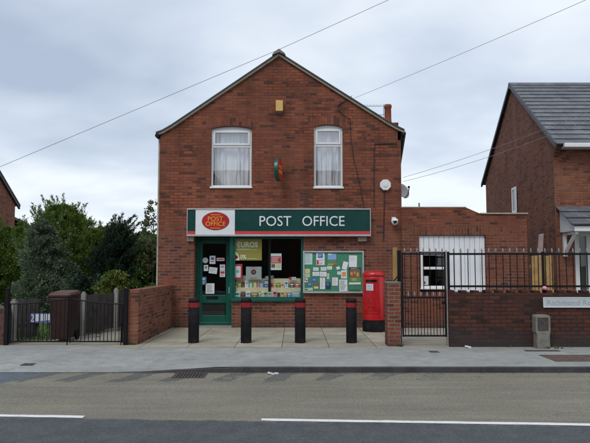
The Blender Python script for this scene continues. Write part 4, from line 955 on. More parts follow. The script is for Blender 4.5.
gp = obj('gate_post', MB().box(gx1 + .012, gx1 + .06 if gx1 + .06 < wx0 else wx0 - .004, gy - .025, gy + .025, 0, gz(250)), mk('white_gate_post', (.42, .42, .40), .6, .2, 9, .1, dirt=.4), None, 'slim pale metal gate post at the end of the brick wall', 'gate post')
# pier with timber and notice
p0, p1 = A(387.8, 330, YWL + .05)[0], A(401.2, 330, YWL + .05)[0]; ph = A(395, 283.5, YWL + .05)[1]
pr_ = thing('brick_pier', ((p0 + p1) / 2, YWL + .2, 0), 'short brick gate pier with weathered top between pillar box and iron gate', 'brick pier')
obj('pier', MB().box(p0, p1, YWL + .05, YWL + .42, -.05, ph), B_OLD, pr_, bevel=.008)
obj('pier_cap', MB().box(p0 - .006, p1 + .006, YWL + .044, YWL + .426, ph + .001, ph + .03), STONEG, pr_, bevel=.008)
tw0, tw1 = A(393.3, 260, 11.75)[0], A(397.3, 260, 11.75)[0]
obj('timber_post', MB().box(tw0, tw1, 11.75, 11.84, 0, A(395, 247.5, 11.75)[1]), WOOD, None, 'tall yellow timber post standing behind the brick gate pier', 'timber post', bevel=.006)
obj('metal_post', MB().box(A(397.6, 260, 11.7)[0], A(401, 260, 11.7)[0], 11.7, 11.76, 0, A(399, 250.5, 11.7)[1]).tube([(A(392.5, 284, 11.68)[0], 11.68, A(392.5, 282.5, 11.68)[1]), (A(398, 276, 11.68)[0], 11.68, A(398, 276, 11.68)[1])], .012, 6), BLACKM, None, 'black flat metal hinge post beside the yellow timber post', 'gate post')

# slatted timber screen with leaning plank behind the railing
sy = 14.0
s0, s1 = A(530.5, 260, sy)[0], A(553.5, 260, sy)[0]; sz_ = A(540, 255.5, sy)[1]
sc = thing('timber_screen', ((s0 + s1) / 2, sy, 0), 'short yellow timber board screen standing behind the black railings', 'fence')
n = 6
for k in range(n):
    a = s0 + (s1 - s0) * k / n; obj('board', MB().box(a + .004, a + (s1 - s0) / n - .012, sy, sy + .022, .02, sz_ + random.uniform(-.03, .01)), WOOD, sc, bevel=.003)
obj('rail', MB().box(s0, s1, sy + .023, sy + .06, .4, .48).box(s0, s1, sy + .023, sy + .06, sz_ - .3, sz_ - .22), WOOD, sc)
pa, pb2 = A(537.5, 256, sy + .2), A(541, 233.3, sy + .32)
pk = MB(); d = Vector((pb2[0] - pa[0], .12, pb2[1] - pa[1])).normalized()
pk.loft([(pa[0] - .2, sy + .1, .2), (pa[0] - .06, sy + .1, .2), (pb2[0] + .06, sy + .3, pb2[1]), (pb2[0] - .055, sy + .3, pb2[1] - .03)], [(pa[0] - .2, sy + .14, .2), (pa[0] - .06, sy + .14, .2), (pb2[0] + .06, sy + .34, pb2[1]), (pb2[0] - .055, sy + .34, pb2[1] - .03)])
obj('plank', pk, PALEPLANK, None, 'pale plank leaning up behind the yellow timber screen', 'plank')

# ================================================================== RIGHT HOUSE
hx, hy = 7.29, 16.2; hx2, hy2 = 7.95, 24.0; he = A(556, 142.5, hy)[1]; rdx, rdy = 7.65, 20.1; rdz = A(511, 87.5, rdy)[1]; HXR = 17.0
rh = thing('brick_house', (hx + 3, hy, 0), 'newer brown brick house with grey tiled roof and gable facing the shop', 'house')
body = MB().loft([(hx, hy, -.1), (rdx, rdy, -.1), (hx2, hy2, -.1), (hx2, hy2, he), (rdx, rdy, rdz), (hx, hy, he)], [(HXR, hy, -.1), (HXR, rdy, -.1), (HXR, hy2, -.1), (HXR, hy2, he), (HXR, rdy, rdz), (HXR, hy, he)])
# door opening on the front
dx0, dx1 = A(574.5, 240, hy)[0], A(606, 240, hy)[0]; dz1 = A(580, 232, hy)[1]
obj('wall', boolean(body, [MB().box(dx0, dx1, hy - .3, hy + .25, .02, dz1)]), B_NEW, rh)
dm = MB(); frame_rect(dm, dx0, dx1, .022, dz1 - .002, .10, hy + .06, hy + .15); dm.box(dx0 + .1, dx0 + .1 + .05, hy + .06, hy + .15, .122, dz1 - .102); dm.box(dx0 + .36, dx0 + .46, hy + .06, hy + .15, .122, dz1 - .102)
dm.box(dx0 + .46, dx1 - .1, hy + .08, hy + .14, .122, dz1 - .102)
hd = obj('front_door', dm, WHITE, rh, bevel=.006)
obj('pane', MB().box(dx0 + .15, dx0 + .36, hy + .1, hy + .11, .122, dz1 - .102), GLASS, hd)
obj('pane_backing', MB().box(dx0 + .002, dx1 - .002, hy + .2, hy + .24, .024, dz1 - .004), DARKROOM, hd)
# tiled roof: stepped courses, front and back slopes
def courses(e0, e1, r0, r1, ncr, lift=.035):
    mb = MB(); e0, e1, r0, r1 = map(Vector, (e0, e1, r0, r1)); nrm = (e1 - e0).cross(r0 - e0).normalized(); nrm = nrm if nrm.z > 0 else -nrm
    for k in range(ncr):
        a, b = k / ncr, min(1, (k + 1.12) / ncr)
        l0, l1 = e0.lerp(r0, a), e1.lerp(r1, a); u0, u1 = e0.lerp(r0, b), e1.lerp(r1, b)
        ntile = 26 if k else 26
        mb.loft([l0 + nrm * lift, l1 + nrm * lift, u1 + nrm * .004, u0 + nrm * .004], [l0 + nrm * .002, l1 + nrm * .002, u1 - nrm * .01, u0 - nrm * .01])
    return mb
def tile_mat():
    m, nt, b = nodes('interlocking_tile'); P = pos(nt)
    n1 = N(nt, 'ShaderNodeTexBrick', Scale=1.0); n1.offset = 0.5
    for k, v in (('Brick Width', .30), ('Row Height', .2), ('Mortar Size', .006)): n1.inputs[k].default_value = v
    n1.inputs['Color1'].default_value = (.085, .09, .103, 1); n1.inputs['Color2'].default_value = (.14, .148, .165, 1); n1.inputs['Mortar'].default_value = (.05, .05, .055, 1)
    nt.links.new(nt.nodes.new('ShaderNodeTexCoord').outputs['UV'], n1.inputs['Vector'])
    c = mixrgb(nt, 1.0, n1.outputs['Color'], ramp(nt, noise(nt, P, 1.5, 6, .7), [(.3, .75), (.7, 1.3)]), 'MULTIPLY')
    c = mixrgb(nt, 1.0, c, ramp(nt, noise(nt, P, 40, 3), [(.3, .85), (.7, 1.15)]), 'MULTIPLY')
    nt.links.new(c, b.inputs['Base Color']); b.inputs['Roughness'].default_value = .55
    bump(nt, b, noise(nt, P, 25, 4), .3, .01); return m
TILEM = tile_mat()
ov = .07
fe = (hx - ov, hy - .32, he - .12); fr_ = (rdx - ov, rdy, rdz + .08)
be = (hx2 - ov, hy2 + .32, he - .12)
obj('roof', courses(fe, (HXR, hy - .32, he - .12), fr_, (HXR, rdy, rdz + .08), 15), TILEM, rh)
obj('roof', courses(be, (HXR, hy2 + .32, he - .12), fr_, (HXR, rdy, rdz + .08), 15), TILEM, rh)
obj('ridge_tile', MB().tube([(rdx - ov - .02, rdy, rdz + .07), (HXR, rdy, rdz + .07)], .11, 12), TILE, rh)
vm = MB()
for e in (fe, be):
    a, b = Vector(e), Vector(fr_); up = Vector((0, 0, .055)); dn = Vector((0, 0, -.08)); ox = Vector((.03, 0, 0))
    vm.loft([a + up - ox, b + up - ox, b + dn - ox, a + dn - ox], [a + up + ox, b + up + ox, b + dn + ox, a + dn + ox])
obj('verge', vm, TILEDARK, rh)
gx = A(564, 145, hy - .35)[0]
obj('gutter', MB().box(gx, HXR, hy - .40, hy - .27, he - .21, he - .09), WHITE, rh, bevel=.02)
obj('soffit', MB().box(gx, HXR, hy - .27, hy - .002, he - .2, he - .17), WHITE, rh)
cbm = MB()
for k in range(4): cbm.box(hx + .001, gx - .002, hy - .06 - .06 * k, hy - .001, he - .38 + .075 * k + .001, he - .38 + .075 * (k + 1))
obj('corbel', cbm, B_NEW, rh)
# slit window on the gable side
sy0 = 20.0; xg = lambda y: hx + (hx2 - hx) * (y - hy) / (hy2 - hy)
zz0, zz1 = A(510, 213, sy0)[1], A(510, 187.5, sy0)[1]
ms = MB()
ya, yb_ = 19.75, 20.25
def on_g(y0, y1, z0, z1, o0, o1): return [(xg(y0) - o1, y0, z0), (xg(y1) - o1, y1, z0), (xg(y1) - o1, y1, z1), (xg(y0) - o1, y0, z1)], [(xg(y0) - o0, y0, z0), (xg(y1) - o0, y1, z0), (xg(y1) - o0, y1, z1), (xg(y0) - o0, y0, z1)]
for q in ((ya, ya + .08, zz0, zz1), (yb_ - .08, yb_, zz0, zz1), (ya + .08, yb_ - .08, zz0, zz0 + .08), (ya + .08, yb_ - .08, zz1 - .08, zz1)): ms.loft(*on_g(*q, 0.002, .03))
sw_ = obj('window', ms, WHITE, rh); obj('pane', MB().loft(*on_g(ya + .08, yb_ - .08, zz0 + .08, zz1 - .08, .003, .012)), mk('dark_pane', (.05, .06, .07), .08, .1, 3, 0, spec=.8), sw_)
# porch canopy with tiled lean-to roof and white brackets
cyf = hy - .85; c0x = A(567, 215, hy - .4)[0]; cz1 = A(567, 206.5, hy)[1]; cz0 = A(580, 228, cyf)[1]
pc = obj('porch_roof', courses((c0x - .12, cyf - .05, cz0 + .07), (10.4, cyf - .05, cz0 + .07), (c0x - .12, hy - .002, cz1), (10.4, hy - .002, cz1), 3, .05), TILEM, rh)
obj('fascia', MB().box(c0x - .02, 10.3, cyf, cyf + .025, cz0 - .08, cz0 + .055), WHITE, pc)
obj('soffit', MB().box(c0x - .02, 10.3, cyf + .025, hy - .002, cz0 - .075, cz0 - .05), WHITE, pc)
obj('side_panel', MB().prism_x([(cyf + .026, cz0 - .049), (hy - .003, cz0 - .049), (hy - .003, cz1 - .02), (cyf + .026, cz0 + .05)], c0x - .02, c0x + .005), WHITE, pc)
bk = MB(); b0 = c0x + .03
bk.box(b0, b0 + .09, hy - .10, hy - .002, cz0 - .75, cz0 - .076).box(b0, b0 + .09, cyf + .08, hy - .10, cz0 - .16, cz0 - .076)
bk.loft([(b0 + .01, cyf + .15, cz0 - .161), (b0 + .08, cyf + .15, cz0 - .161), (b0 + .08, hy - .101, cz0 - .68), (b0 + .01, hy - .101, cz0 - .68)], [(b0 + .01, cyf + .26, cz0 - .161), (b0 + .08, cyf + .26, cz0 - .161), (b0 + .08, hy - .101, cz0 - .56), (b0 + .01, hy - .101, cz0 - .56)])
obj('bracket', bk, WHITE, pc, bevel=.008)

# ================================================================== LEFT HOUSE
lx = -15.8; le = 5.0
lh = thing('neighbour_house', (-19, 28, 0), 'dark brick house at the left edge with its eaves above the conifers', 'house')
obj('wall', MB().prism_x([(23.6, -.1), (32.6, -.1), (32.6, le), (28.1, 7.95), (23.6, le)], -26, lx), B_NEW, lh)
for (ea, eb) in (((32.95, le - .18), (28.1, 8.08)), ((23.2, le - .18), (28.1, 8.08))):
    (y0, z0), (y1, z1) = ea, eb
    obj('roof', MB().prism_x([(y0, z0), (y1, z1), (y1, z1 + .09), (y0, z0 + .09)], -26, lx + .14), SLATE, lh)
    obj('bargeboard', MB().prism_x([(y0, z0 - .16), (y1, z1 - .16), (y1, z1 - .002), (y0, z0 - .002)], lx + .02, lx + .12), TILEDARK, lh)
obj('rear_wing', MB().box(-22, lx - .3, 32.6, 37, -.1, 3.4), B_NEW, lh)
obj('wing_roof', MB().prism_x([(32.61, 4.1), (37.3, 3.35), (37.3, 3.45), (32.61, 4.25)], -22, lx - .1), SLATE, lh)

# ================================================================== LEFT FRONT: brick wall, pier, gates, bin, fence
n0 = A(127, 330, 11.5); wxA = n0[0]
lw = thing('side_wall', (-3.2, 13, 0), 'low orange red brick wall running from the driveway gate back to the shop', 'brick wall')
obj('wall', MB().loft([(wxA, 11.5, -.05), (wxA - .05, 14.49, -.05), (wxA + .25, 14.49, -.05), (wxA + .215, 11.5, -.05)], [(wxA, 11.5, 1.0), (wxA - .05, 14.49, .98), (wxA + .25, 14.49, .98), (wxA + .215, 11.5, 1.0)]), B_LEFT, lw)
obj('coping', MB().loft([(wxA - .004, 11.49, 1.001), (wxA - .054, 14.485, .981), (wxA + .254, 14.485, .981), (wxA + .219, 11.49, 1.001)], [(wxA - .004, 11.49, 1.075), (wxA - .054, 14.485, 1.055), (wxA + .254, 14.485, 1.055), (wxA + .219, 11.49, 1.075)]), B_LEFT, lw, swap=True, bevel=.006)
g0, g1 = A(6.5, 330, 11.45)[0], A(125.5, 330, 11.45)[0]; gY = 11.45
obj('dark_pier', MB().box(A(-22, 330, gY)[0], A(4, 330, gY)[0], gY, gY + .4, -.05, .62).box(A(-20, 330, gY)[0], A(3.2, 330, gY)[0], gY + .02, gY + .38, .62, .70), B_DARK, None, 'dark weathered brick wall end beside the driveway gates at the photo edge', 'brick wall')
for xp, lab in ((g0, 'black square gate post beside the dark brick wall end'), (g1, 'black square gate post against the orange brick wall')):
    t = thing('gate_post', (xp, gY, 0), lab, 'gate post', 'driveway gate posts')
    obj('post', MB().box(xp - .035, xp + .035, gY - .035, gY + .035, -.02, 1.09), BLACKM, t)
    obj('cap', MB().box(xp - .042, xp + .042, gY - .042, gY + .042, 1.091, 1.11), BLACKM, t, bevel=.006)
gm = A(69, 330, gY)[0]
def leaf(xa, xb, lab, hinge_left):
    t = thing('driveway_gate', ((xa + xb) / 2, gY, .06), lab, 'gate', 'pair of driveway gates')
    ztop = lambda u: .80 + .11 * (u if hinge_left else 1 - u) ** 2     # rises to the meeting stile
    n = 14; fm = MB()
    top = [(xa + (xb - xa) * i / 16, gY, ztop(i / 16)) for i in range(17)]
    fm.tube(top, .013, 6); fm.box(xa, xb, gY - .01, gY + .01, .06, .085)
    fm.box(xa, xa + .025, gY - .012, gY + .012, .05, ztop(0) + (.0 if hinge_left else .06)).box(xb - .025, xb, gY - .012, gY + .012, .05, ztop(1) + (.06 if hinge_left else 0))
    obj('frame', fm, BLACKM, t)
    for k in range(1, n):
        x = xa + (xb - xa) * k / n; z = ztop(k / n)
        obj('bar', MB().tube([(x, gY, .085), (x, gY, z)], .0075, 6), BLACKM, t)
    for u, zc in ((.45, .68), (.55, .2)):
        xc = xa + (xb - xa) * u
        sp = [(xc + .06 * (1 - i / 40) * math.cos(i * .3) , gY - .012, zc + .06 * (1 - i / 40) * math.sin(i * .3)) for i in range(32)]
        obj('scroll', MB().tube(sp, .006, 5), BLACKM, t)
    obj('drop_bolt' if hinge_left else 'hinge', MB().tube([(xb - .012 if hinge_left else xb - .03, gY - .02, .0), (xb - .012 if hinge_left else xb - .03, gY - .02, .45)], .01, 6), BLACKM, t)
leaf(g0 + .05, gm - .012, 'black iron driveway gate leaf in front of the wheelie bin and blue sign', True)
leaf(gm + .012, g1 - .05, 'black iron driveway gate leaf next to the orange brick wall', False)
# wheelie bin
bY = 12.1; bx_ = A(64, 320, bY)[0]
wb = thing('wheelie_bin', (bx_, bY, .003), 'brown wheelie bin with closed lid behind the driveway gates', 'bin')
bt = lambda w, d, z: [(bx_ - w, bY - d, z), (bx_ + w, bY - d, z), (bx_ + w, bY + d, z), (bx_ - w, bY + d, z)]
obj('body', MB().loft(bt(.17, .22, .06), bt(.21, .28, .90)), BINBR, wb, bevel=.025)
obj('rim', MB().loft(bt(.225, .29, .901), bt(.227, .292, .94)), BINBR, wb, bevel=.01)
lid = MB().loft([(bx_ - .235, bY - .31, .941), (bx_ + .235, bY - .31, .941), (bx_ + .235, bY + .30, .941), (bx_ - .235, bY + .30, .941)], [(bx_ - .19, bY - .24, 1.0), (bx_ + .19, bY - .24, 1.0), (bx_ + .2, bY + .28, 1.03), (bx_ - .2, bY + .28, 1.03)])
obj('lid', lid, mk('faded_brown_lid', (.085, .036, .03), .6, .25, 5, .1), wb, bevel=.02)
obj('handle', MB().tube([(bx_ - .2, bY + .32, .98), (bx_ - .2, bY + .37, .98), (bx_ + .2, bY + .37, .98), (bx_ + .2, bY + .32, .98)], .016, 8), BINBR, wb)
for s in (-1, 1): obj('wheel', MB().tube([(bx_ + s * .165, bY + .25, .1), (bx_ + s * .205, bY + .25, .1)], .1, 18), BOLBLK, wb)
# grey timber fence with concrete posts
fp = [(-5.86, 11.9), (-5.42, 12.35)], [(-5.0, 12.65), (-4.62, 13.0), (-4.18, 13.9), (-3.75, 15.2)]
def fence(pts, lab, h):
    t = thing('timber_fence', (pts[0][0], pts[0][1], 0), lab, 'fence')
    for (xa, ya), (xb, yb2) in zip(pts, pts[1:]):
        L = math.hypot(xb - xa, yb2 - ya); n = max(2, int(L / .11)); mb = MB()
        an = math.atan2(yb2 - ya, xb - xa)
        for k in range(n):
            u = (k + .5) / n; mb.obox((xa + (xb - xa) * u, ya + (yb2 - ya) * u + random.uniform(-.008, .008), h / 2 + .05), L / n / 2 - .006, .009, h / 2 - random.uniform(0, .02), Matrix.Rotation(an, 3, 'Z'))
        obj('board_panel', mb, GREYWOOD, t)
        mb = MB()
        for z in (.3, .72): mb.obox(((xa + xb) / 2, (ya + yb2) / 2 + .035, z), L / 2, .018, .035, Matrix.Rotation(an, 3, 'Z'))
        obj('rail', mb, GREYWOOD, t)
    return t
t = fence(fp[0], 'grey board fence panel with concrete post beside the blue and white sign', .8)
obj('concrete_post', MB().box(-5.72, -5.62, 11.74, 11.84, -.02, .83).box(-5.70, -5.64, 11.76, 11.82, .83, .87), CONC, t, bevel=.008)
t = fence(fp[1], 'grey board fence with concrete posts receding behind the wheelie bin', .86)
for (x, y, h) in ((-4.66, 12.88, .93), (-4.22, 13.78, .98)): obj('concrete_post', MB().box(x - .045, x + .045, y - .05, y + .05, -.02, h).box(x - .03, x + .03, y - .035, y + .035, h, h + .035), CONC, t, bevel=.008)
# low kerb edging along the fence
obj('edging_strip', MB().loft([(-4.95, 12.5, .003), (-3.62, 14.8, .003), (-3.62, 15, .003), (-5.02, 12.56, .003)], [(-4.95, 12.5, .08), (-3.62, 14.8, .08), (-3.62, 15, .08), (-5.02, 12.56, .08)]), CONC, None, 'pale concrete edging strip at the foot of the receding grey fence', 'edging')
# blue and white sign behind the gate
r = rect(30, 313.5, 50.5, 322.8, 12.2); ys2 = 12.2
t = thing('garden_sign', ((r[0] + r[1]) / 2, ys2, 0), 'low blue and white panelled sign on short legs behind the driveway gates', 'sign')
BL = flat(.13, .16, .40, 'sign_blue'); gs = MB(); seg = 4
obj('panel', MB().box(r[0], r[1], ys2, ys2 + .02, r[2], r[3]), BL, t)
for k in range(seg):
    a = r[0] + (r[1] - r[0]) * (k + .1) / seg; b = r[0] + (r[1] - r[0]) * (k + .85) / seg
    if k == 0: obj('character', MB().text('2', a, b, r[2] + .02, r[3] - .02, ys2 - .0005, .004), SIGNWHITE, t)
    else: obj('white_square', MB().box(a, b, ys2 - .004, ys2 - .0005, r[2] + .02 + .01 * k, r[3] - .012), SIGNWHITE, t)
for x in (r[0] + .04, r[1] - .04): obj('leg', MB().box(x - .015, x + .015, ys2 + .021, ys2 + .045, 0, r[3]), GREYWOOD, t)
# grass behind the gates (uncountable blades)
gb = MB()
for i in range(5000):
    x = random.uniform(-6.4, -5.0); y = random.uniform(12.0, 15.5); h = random.uniform(.04, .12); a = random.uniform(0, 6.28); w = .006
    if x > -5.62 + (y - 12.0) * .3 and y < 12.1: continue
    if x > -5.0 - (y - 12.2) * .1 : continue
    dx, dy = math.cos(a) * w, math.sin(a) * w
    gb.add([(x - dx, y - dy, .003), (x + dx, y + dy, .003), (x + random.uniform(-.03, .03), y + random.uniform(-.03, .03), h)], [(0, 1, 2)])
obj('grass', gb, leaf_mat('grass_blades', (.04, .11, .015), (.07, .17, .025), (.11, .22, .04)), None, 'small patch of green lawn behind the driveway gates', 'grass', kind='stuff', fix=False)

# ================================================================== TREES
def spray_crown(seed, base, h, z0, prof, nb, droop, leaf_l, leaf_w, per, lean=(0, 0), jitter=.25, up=.3, tips=0):
    """fans of small flat sprays along many limbs; prof(t) = crown radius at height fraction t"""
    rnd = random.Random(seed); mb = MB(); limbs = MB()
    for i in range(nb):
        t = rnd.random() ** 1.15; az = rnd.uniform(0, 2 * math.pi); z = z0 + (h - z0) * t
        Rr = prof(t) * rnd.uniform(.72, 1.0 + jitter * rnd.random())
        # lumps: neighbouring limbs share a swelling
        Rr *= .82 + .26 * math.sin(az * 3 + t * 9 + seed) * math.sin(t * 13 + az * 2)
        ox, oy = base[0] + lean[0] * t * h, base[1] + lean[1] * t * h
        d = Vector((math.cos(az), math.sin(az), up - droop * (1 - t)))
        p0 = Vector((ox, oy, z - .25 * Rr)); L = Rr
        if i % 6 == 0: limbs.tube([p0, p0 + d * L * .5, p0 + d * L * .8], [.018, .01, .004], 4)
        cl = [(.45 + .5 * rnd.random() ** .6, Vector((rnd.gauss(0, 1), rnd.gauss(0, 1), rnd.gauss(0, 1))) * .12 * L) for _ in range(4)]
        for k in range(per):
            s, off = cl[k % 4]
            c = p0 + d * L * s + off + Vector((rnd.gauss(0, 1), rnd.gauss(0, 1), rnd.gauss(0, .8))) * (.045 * L + .035)
            dd = (d * .7 + Vector((rnd.gauss(0, .5) + lean[0] * 2, rnd.gauss(0, .5), rnd.gauss(.35, .4)))).normalized()
            side = dd.cross(Vector((rnd.gauss(0, 1), rnd.gauss(0, 1), rnd.gauss(0, 1)))).normalized()
            l = leaf_l * rnd.uniform(.6, 1.3); w = leaf_w * rnd.uniform(.7, 1.3)
            mb.add([c, c + dd * l * .5 + side * w, c + dd * l, c + dd * l * .5 - side * w], [(0, 1, 2, 3)])
    for i in range(tips):   # long leading shoots that break the outline
        t = rnd.uniform(.45, 1.0); az = rnd.uniform(0, 2 * math.pi)
        p = Vector((base[0] + lean[0] * t * h + math.cos(az) * prof(t) * .8, base[1] + lean[1] * t * h + math.sin(az) * prof(t) * .8, z0 + (h - z0) * t))
        d = Vector((math.cos(az) * .45 + lean[0] * 4, math.sin(az) * .45, 1.0)).normalized(); L = rnd.uniform(.3, .75)
        for k in range(90):
            s = rnd.random(); c = p + d * L * s + Vector((rnd.gauss(0, .05), rnd.gauss(0, .05), 0)) * (1.2 - s)
            dd = (d + Vector((rnd.gauss(0, .45), rnd.gauss(0, .45), rnd.gauss(0, .3)))).normalized(); side = dd.cross(Vector((rnd.gauss(0, 1), rnd.gauss(0, 1), .1))).normalized()
            l = leaf_l * rnd.uniform(.6, 1.1); w = leaf_w * rnd.uniform(.6, 1.1)
            mb.add([c, c + dd * l * .5 + side * w, c + dd * l, c + dd * l * .5 - side * w], [(0, 1, 2, 3)])
    return mb, limbs
def tree(name, label, cat, base, h, z0, prof, m, trunk_r, seed, nb, per, leaf_l, leaf_w, droop=.2, lean=(0, 0), up=.3, tips=0, group=None):
    t = thing(name, (base[0], base[1], 0), label, cat, group)
    mb, limbs = spray_crown(seed, base, h, z0, prof, nb, droop, leaf_l, leaf_w, per, lean, up=up, tips=tips)
    limbs.tube([(base[0], base[1], 0), (base[0] + lean[0] * h * .4, base[1], h * .45), (base[0] + lean[0] * h * .85, base[1], h * .92)], [trunk_r, trunk_r * .7, trunk_r * .2], 10)
    obj('trunk', limbs, BARK, t)
    # crown keeps its own leaves in one mesh
    obj('crown', mb, m, t, fix=False)
L_BLUE = leaf_mat('blue_conifer', (.055, .09, .05), (.11, .16, .092), (.20, .26, .165), .85)
L_GRN = leaf_mat('green_conifer', (.042, .088, .015), (.092, .155, .026), (.18, .245, .05))
L_DARK = leaf_mat('dark_cypress', (.012, .03, .018), (.024, .052, .03), (.05, .085, .05))
L_YEL = leaf_mat('yellow_shrub', (.06, .10, .02), (.12, .16, .035), (.2, .23, .06))
L_MID = leaf_mat('broadleaf', (.03, .07, .016), (.07, .13, .03), (.13, .2, .05))
L_THIN = leaf_mat('autumn_leaf', (.07, .08, .035), (.12, .12, .06), (.17, .15, .09))
cone = lambda r, p=.8, b=.25: (lambda t: r * max(.03, (1 - t) ** p) * min(1, .55 + t / b * .45))
G_ = 'conifers behind the driveway gates'
tree('conifer', 'rounded blue green conifer behind the wheelie bin', 'conifer', (-7.1, 16.4), 2.72, .3, cone(1.1, .5), L_BLUE, .09, 1, 230, 300, .07, .013, .1, group=G_, tips=10)
tree('conifer', 'tall bright green conifer rising behind the blue green conifer', 'conifer', (-7.5, 18.6), 3.35, .4, cone(1.6, .5), L_GRN, .12, 2, 270, 300, .10, .013, .0, up=.7, group=G_, tips=80)
tree('conifer', 'broad green conifer at the left end of the garden below the dark eaves', 'conifer', (-9.25, 18.8), 2.65, .3, cone(1.45, .5), L_GRN, .11, 3, 230, 250, .10, .013, .0, up=.7, group=G_, tips=60)
tree('conifer', 'green conifer leaning right of the tallest one toward the dark cypress', 'conifer', (-6.3, 18.2), 2.6, .3, cone(1.1, .5), L_GRN, .08, 4, 170, 260, .10, .013, .0, up=.8, lean=(.06, 0), group=G_, tips=40)
tree('cypress', 'dark windswept cypress with shoots leaning right beside the shop', 'cypress', (-5.7, 17.6), 2.6, .2, cone(.78, .55), L_DARK, .08, 5, 220, 260, .11, .012, -.1, lean=(.13, 0), up=1.0, tips=90)
tree('shrub', 'low yellow green shrub in front of the dark cypress', 'shrub', (-4.85, 15.6), 1.35, .15, lambda t: .55 * math.sqrt(max(.02, 1 - (t - .35) ** 2 * 2)), L_YEL, .03, 6, 120, 60, .07, .028)
tree('shrub', 'low dark shrub filling the space behind the garden fence', 'shrub', (-5.6, 15.9), 1.15, .1, lambda t: .8 * math.sqrt(max(.02, 1 - (t - .35) ** 2 * 2)), L_DARK, .03, 16, 150, 60, .09, .03)
tree('broadleaf_tree', 'round green broadleaf tree seen in the gap beside the shop wall', 'tree', (-6.6, 26.0), 2.6, .4, lambda t: 1.5 * math.sqrt(max(.02, 1 - (t - .4) ** 2 * 2.2)), L_MID, .12, 7, 260, 80, .12, .05)
tree('broadleaf_tree', 'darker green broadleaf tree farther off behind the cypress', 'tree', (-9.5, 34.0), 3.2, .5, lambda t: 2.4 * math.sqrt(max(.02, 1 - (t - .4) ** 2 * 2.2)), L_MID, .16, 8, 260, 90, .2, .08)
tree('broadleaf_tree', 'thin sparse tree with autumn leaves against the left corner of the shop', 'tree', (-6.1, 25.0), 4.0, 1.2, lambda t: .6 * math.sqrt(max(.02, 1 - (t - .45) ** 2 * 2.6)), L_THIN, .022, 9, 60, 22, .11, .035, up=1.2)
tree('broadleaf_tree', 'bushy green tree behind the left end of the driveway wall', 'tree', (-13.5, 24.0), 2.7, .2, lambda t: 2.0 * math.sqrt(max(.02, 1 - (t - .4) ** 2 * 2.2)), L_MID, .12, 10, 230, 80, .16, .06)

# ================================================================== SMALL THINGS ON THE GROUND
dy = 8.86; dxc = A(190, 372, dy)[0]
dr = thing('drain_grate', (dxc, dy, rz(dy)), 'rusty iron road drain grate in the gutter below the kerb', 'drain')
fmd = MB(); frame_rect_xy = lambda mb, x0, x1, y0, y1, t, z0, z1: (mb.box(x0, x0 + t, y0, y1, z0, z1), mb.box(x1 - t, x1, y0, y1, z0, z1), mb.box(x0 + t, x1 - t, y0, y0 + t, z0, z1), mb.box(x0 + t, x1 - t, y1 - t, y1, z0, z1))
zr0 = rz(dy)
frame_rect_xy(fmd, dxc - .24, dxc + .24, dy - .2, dy + .2, .035, zr0 - .02, zr0 + .012); obj('frame', fmd, IRON, dr)
bmx = MB()
for k in range(9): bmx.box(dxc - .205 + k * .0465, dxc - .205 + k * .0465 + .026, dy - .164, dy + .164, zr0 - .02, zr0 + .010)
obj('grate_bars', bmx, IRON, dr); obj('sump', MB().box(dxc - .204, dxc + .204, dy - .165, dy + .165, zr0 + .002, zr0 + .004), LENS, dr)
def cover(px, py, Y, w, d, lab, m=IRON):
    x = A(px, py, Y)[0]; z = .0035 + kz(x) * max(0, 1 - (Y - 9.22) / 1.1)
    mb = MB().box(x - w / 2, x + w / 2, Y - d / 2, Y + d / 2, z - .02, z + .004)
    k = int(w / .06)
    for i in range(k):
        for j in range(max(1, int(d / .06))):
            mb.box(x - w / 2 + .02 + i * .06, x - w / 2 + .05 + i * .06, Y - d / 2 + .02 + j * .06, Y - d / 2 + .045 + j * .06, z + .004, z + .007)
    obj('manhole_cover', mb, m, None, lab, 'manhole cover')
RUST = mk('rusty_cover', (.11, .075, .06), .8, .35, 12, .4)
cover(581, 356.6, 9.9, 1.15, .66, 'large rusty manhole cover in the pavement below the nameplate', RUST)
cover(542, 349.2, 10.72, .62, .13, 'thin iron cover strip in the pavement below the marker post')
cover(434, 350, 10.6, .16, .16, 'tiny square stopcock cover in the pavement before the side gate')
cover(28.5, 360.3, 9.62, .19, .17, 'tiny iron cover in the pavement before the driveway gates')
c = A(468, 346, 11.1); lt = MB().obox((c[0], 11.1, .022), .05, .03, .016, Matrix.Rotation(.3, 3, 'Z') @ Matrix.Rotation(.25, 3, 'Y')); obj('crumpled_paper', lt, PAPER, None, 'crumpled white paper at the foot of the dark brick wall', 'litter')
c = A(272.5, 371.3, 8.98); 
lt = MB().obox((c[0] - .02, 8.95, rz(8.95) + .016), .045, .03, .012, Matrix.Rotation(.5, 3, 'Z') @ Matrix.Rotation(.3, 3, 'Y')).obox((c[0] + .06, 8.97, rz(8.97) + .012), .03, .02, .009, Matrix.Rotation(-.4, 3, 'Z')); obj('crumpled_wrapper', lt, PAPER, None, 'torn white wrapper in the road gutter below the shop', 'litter')
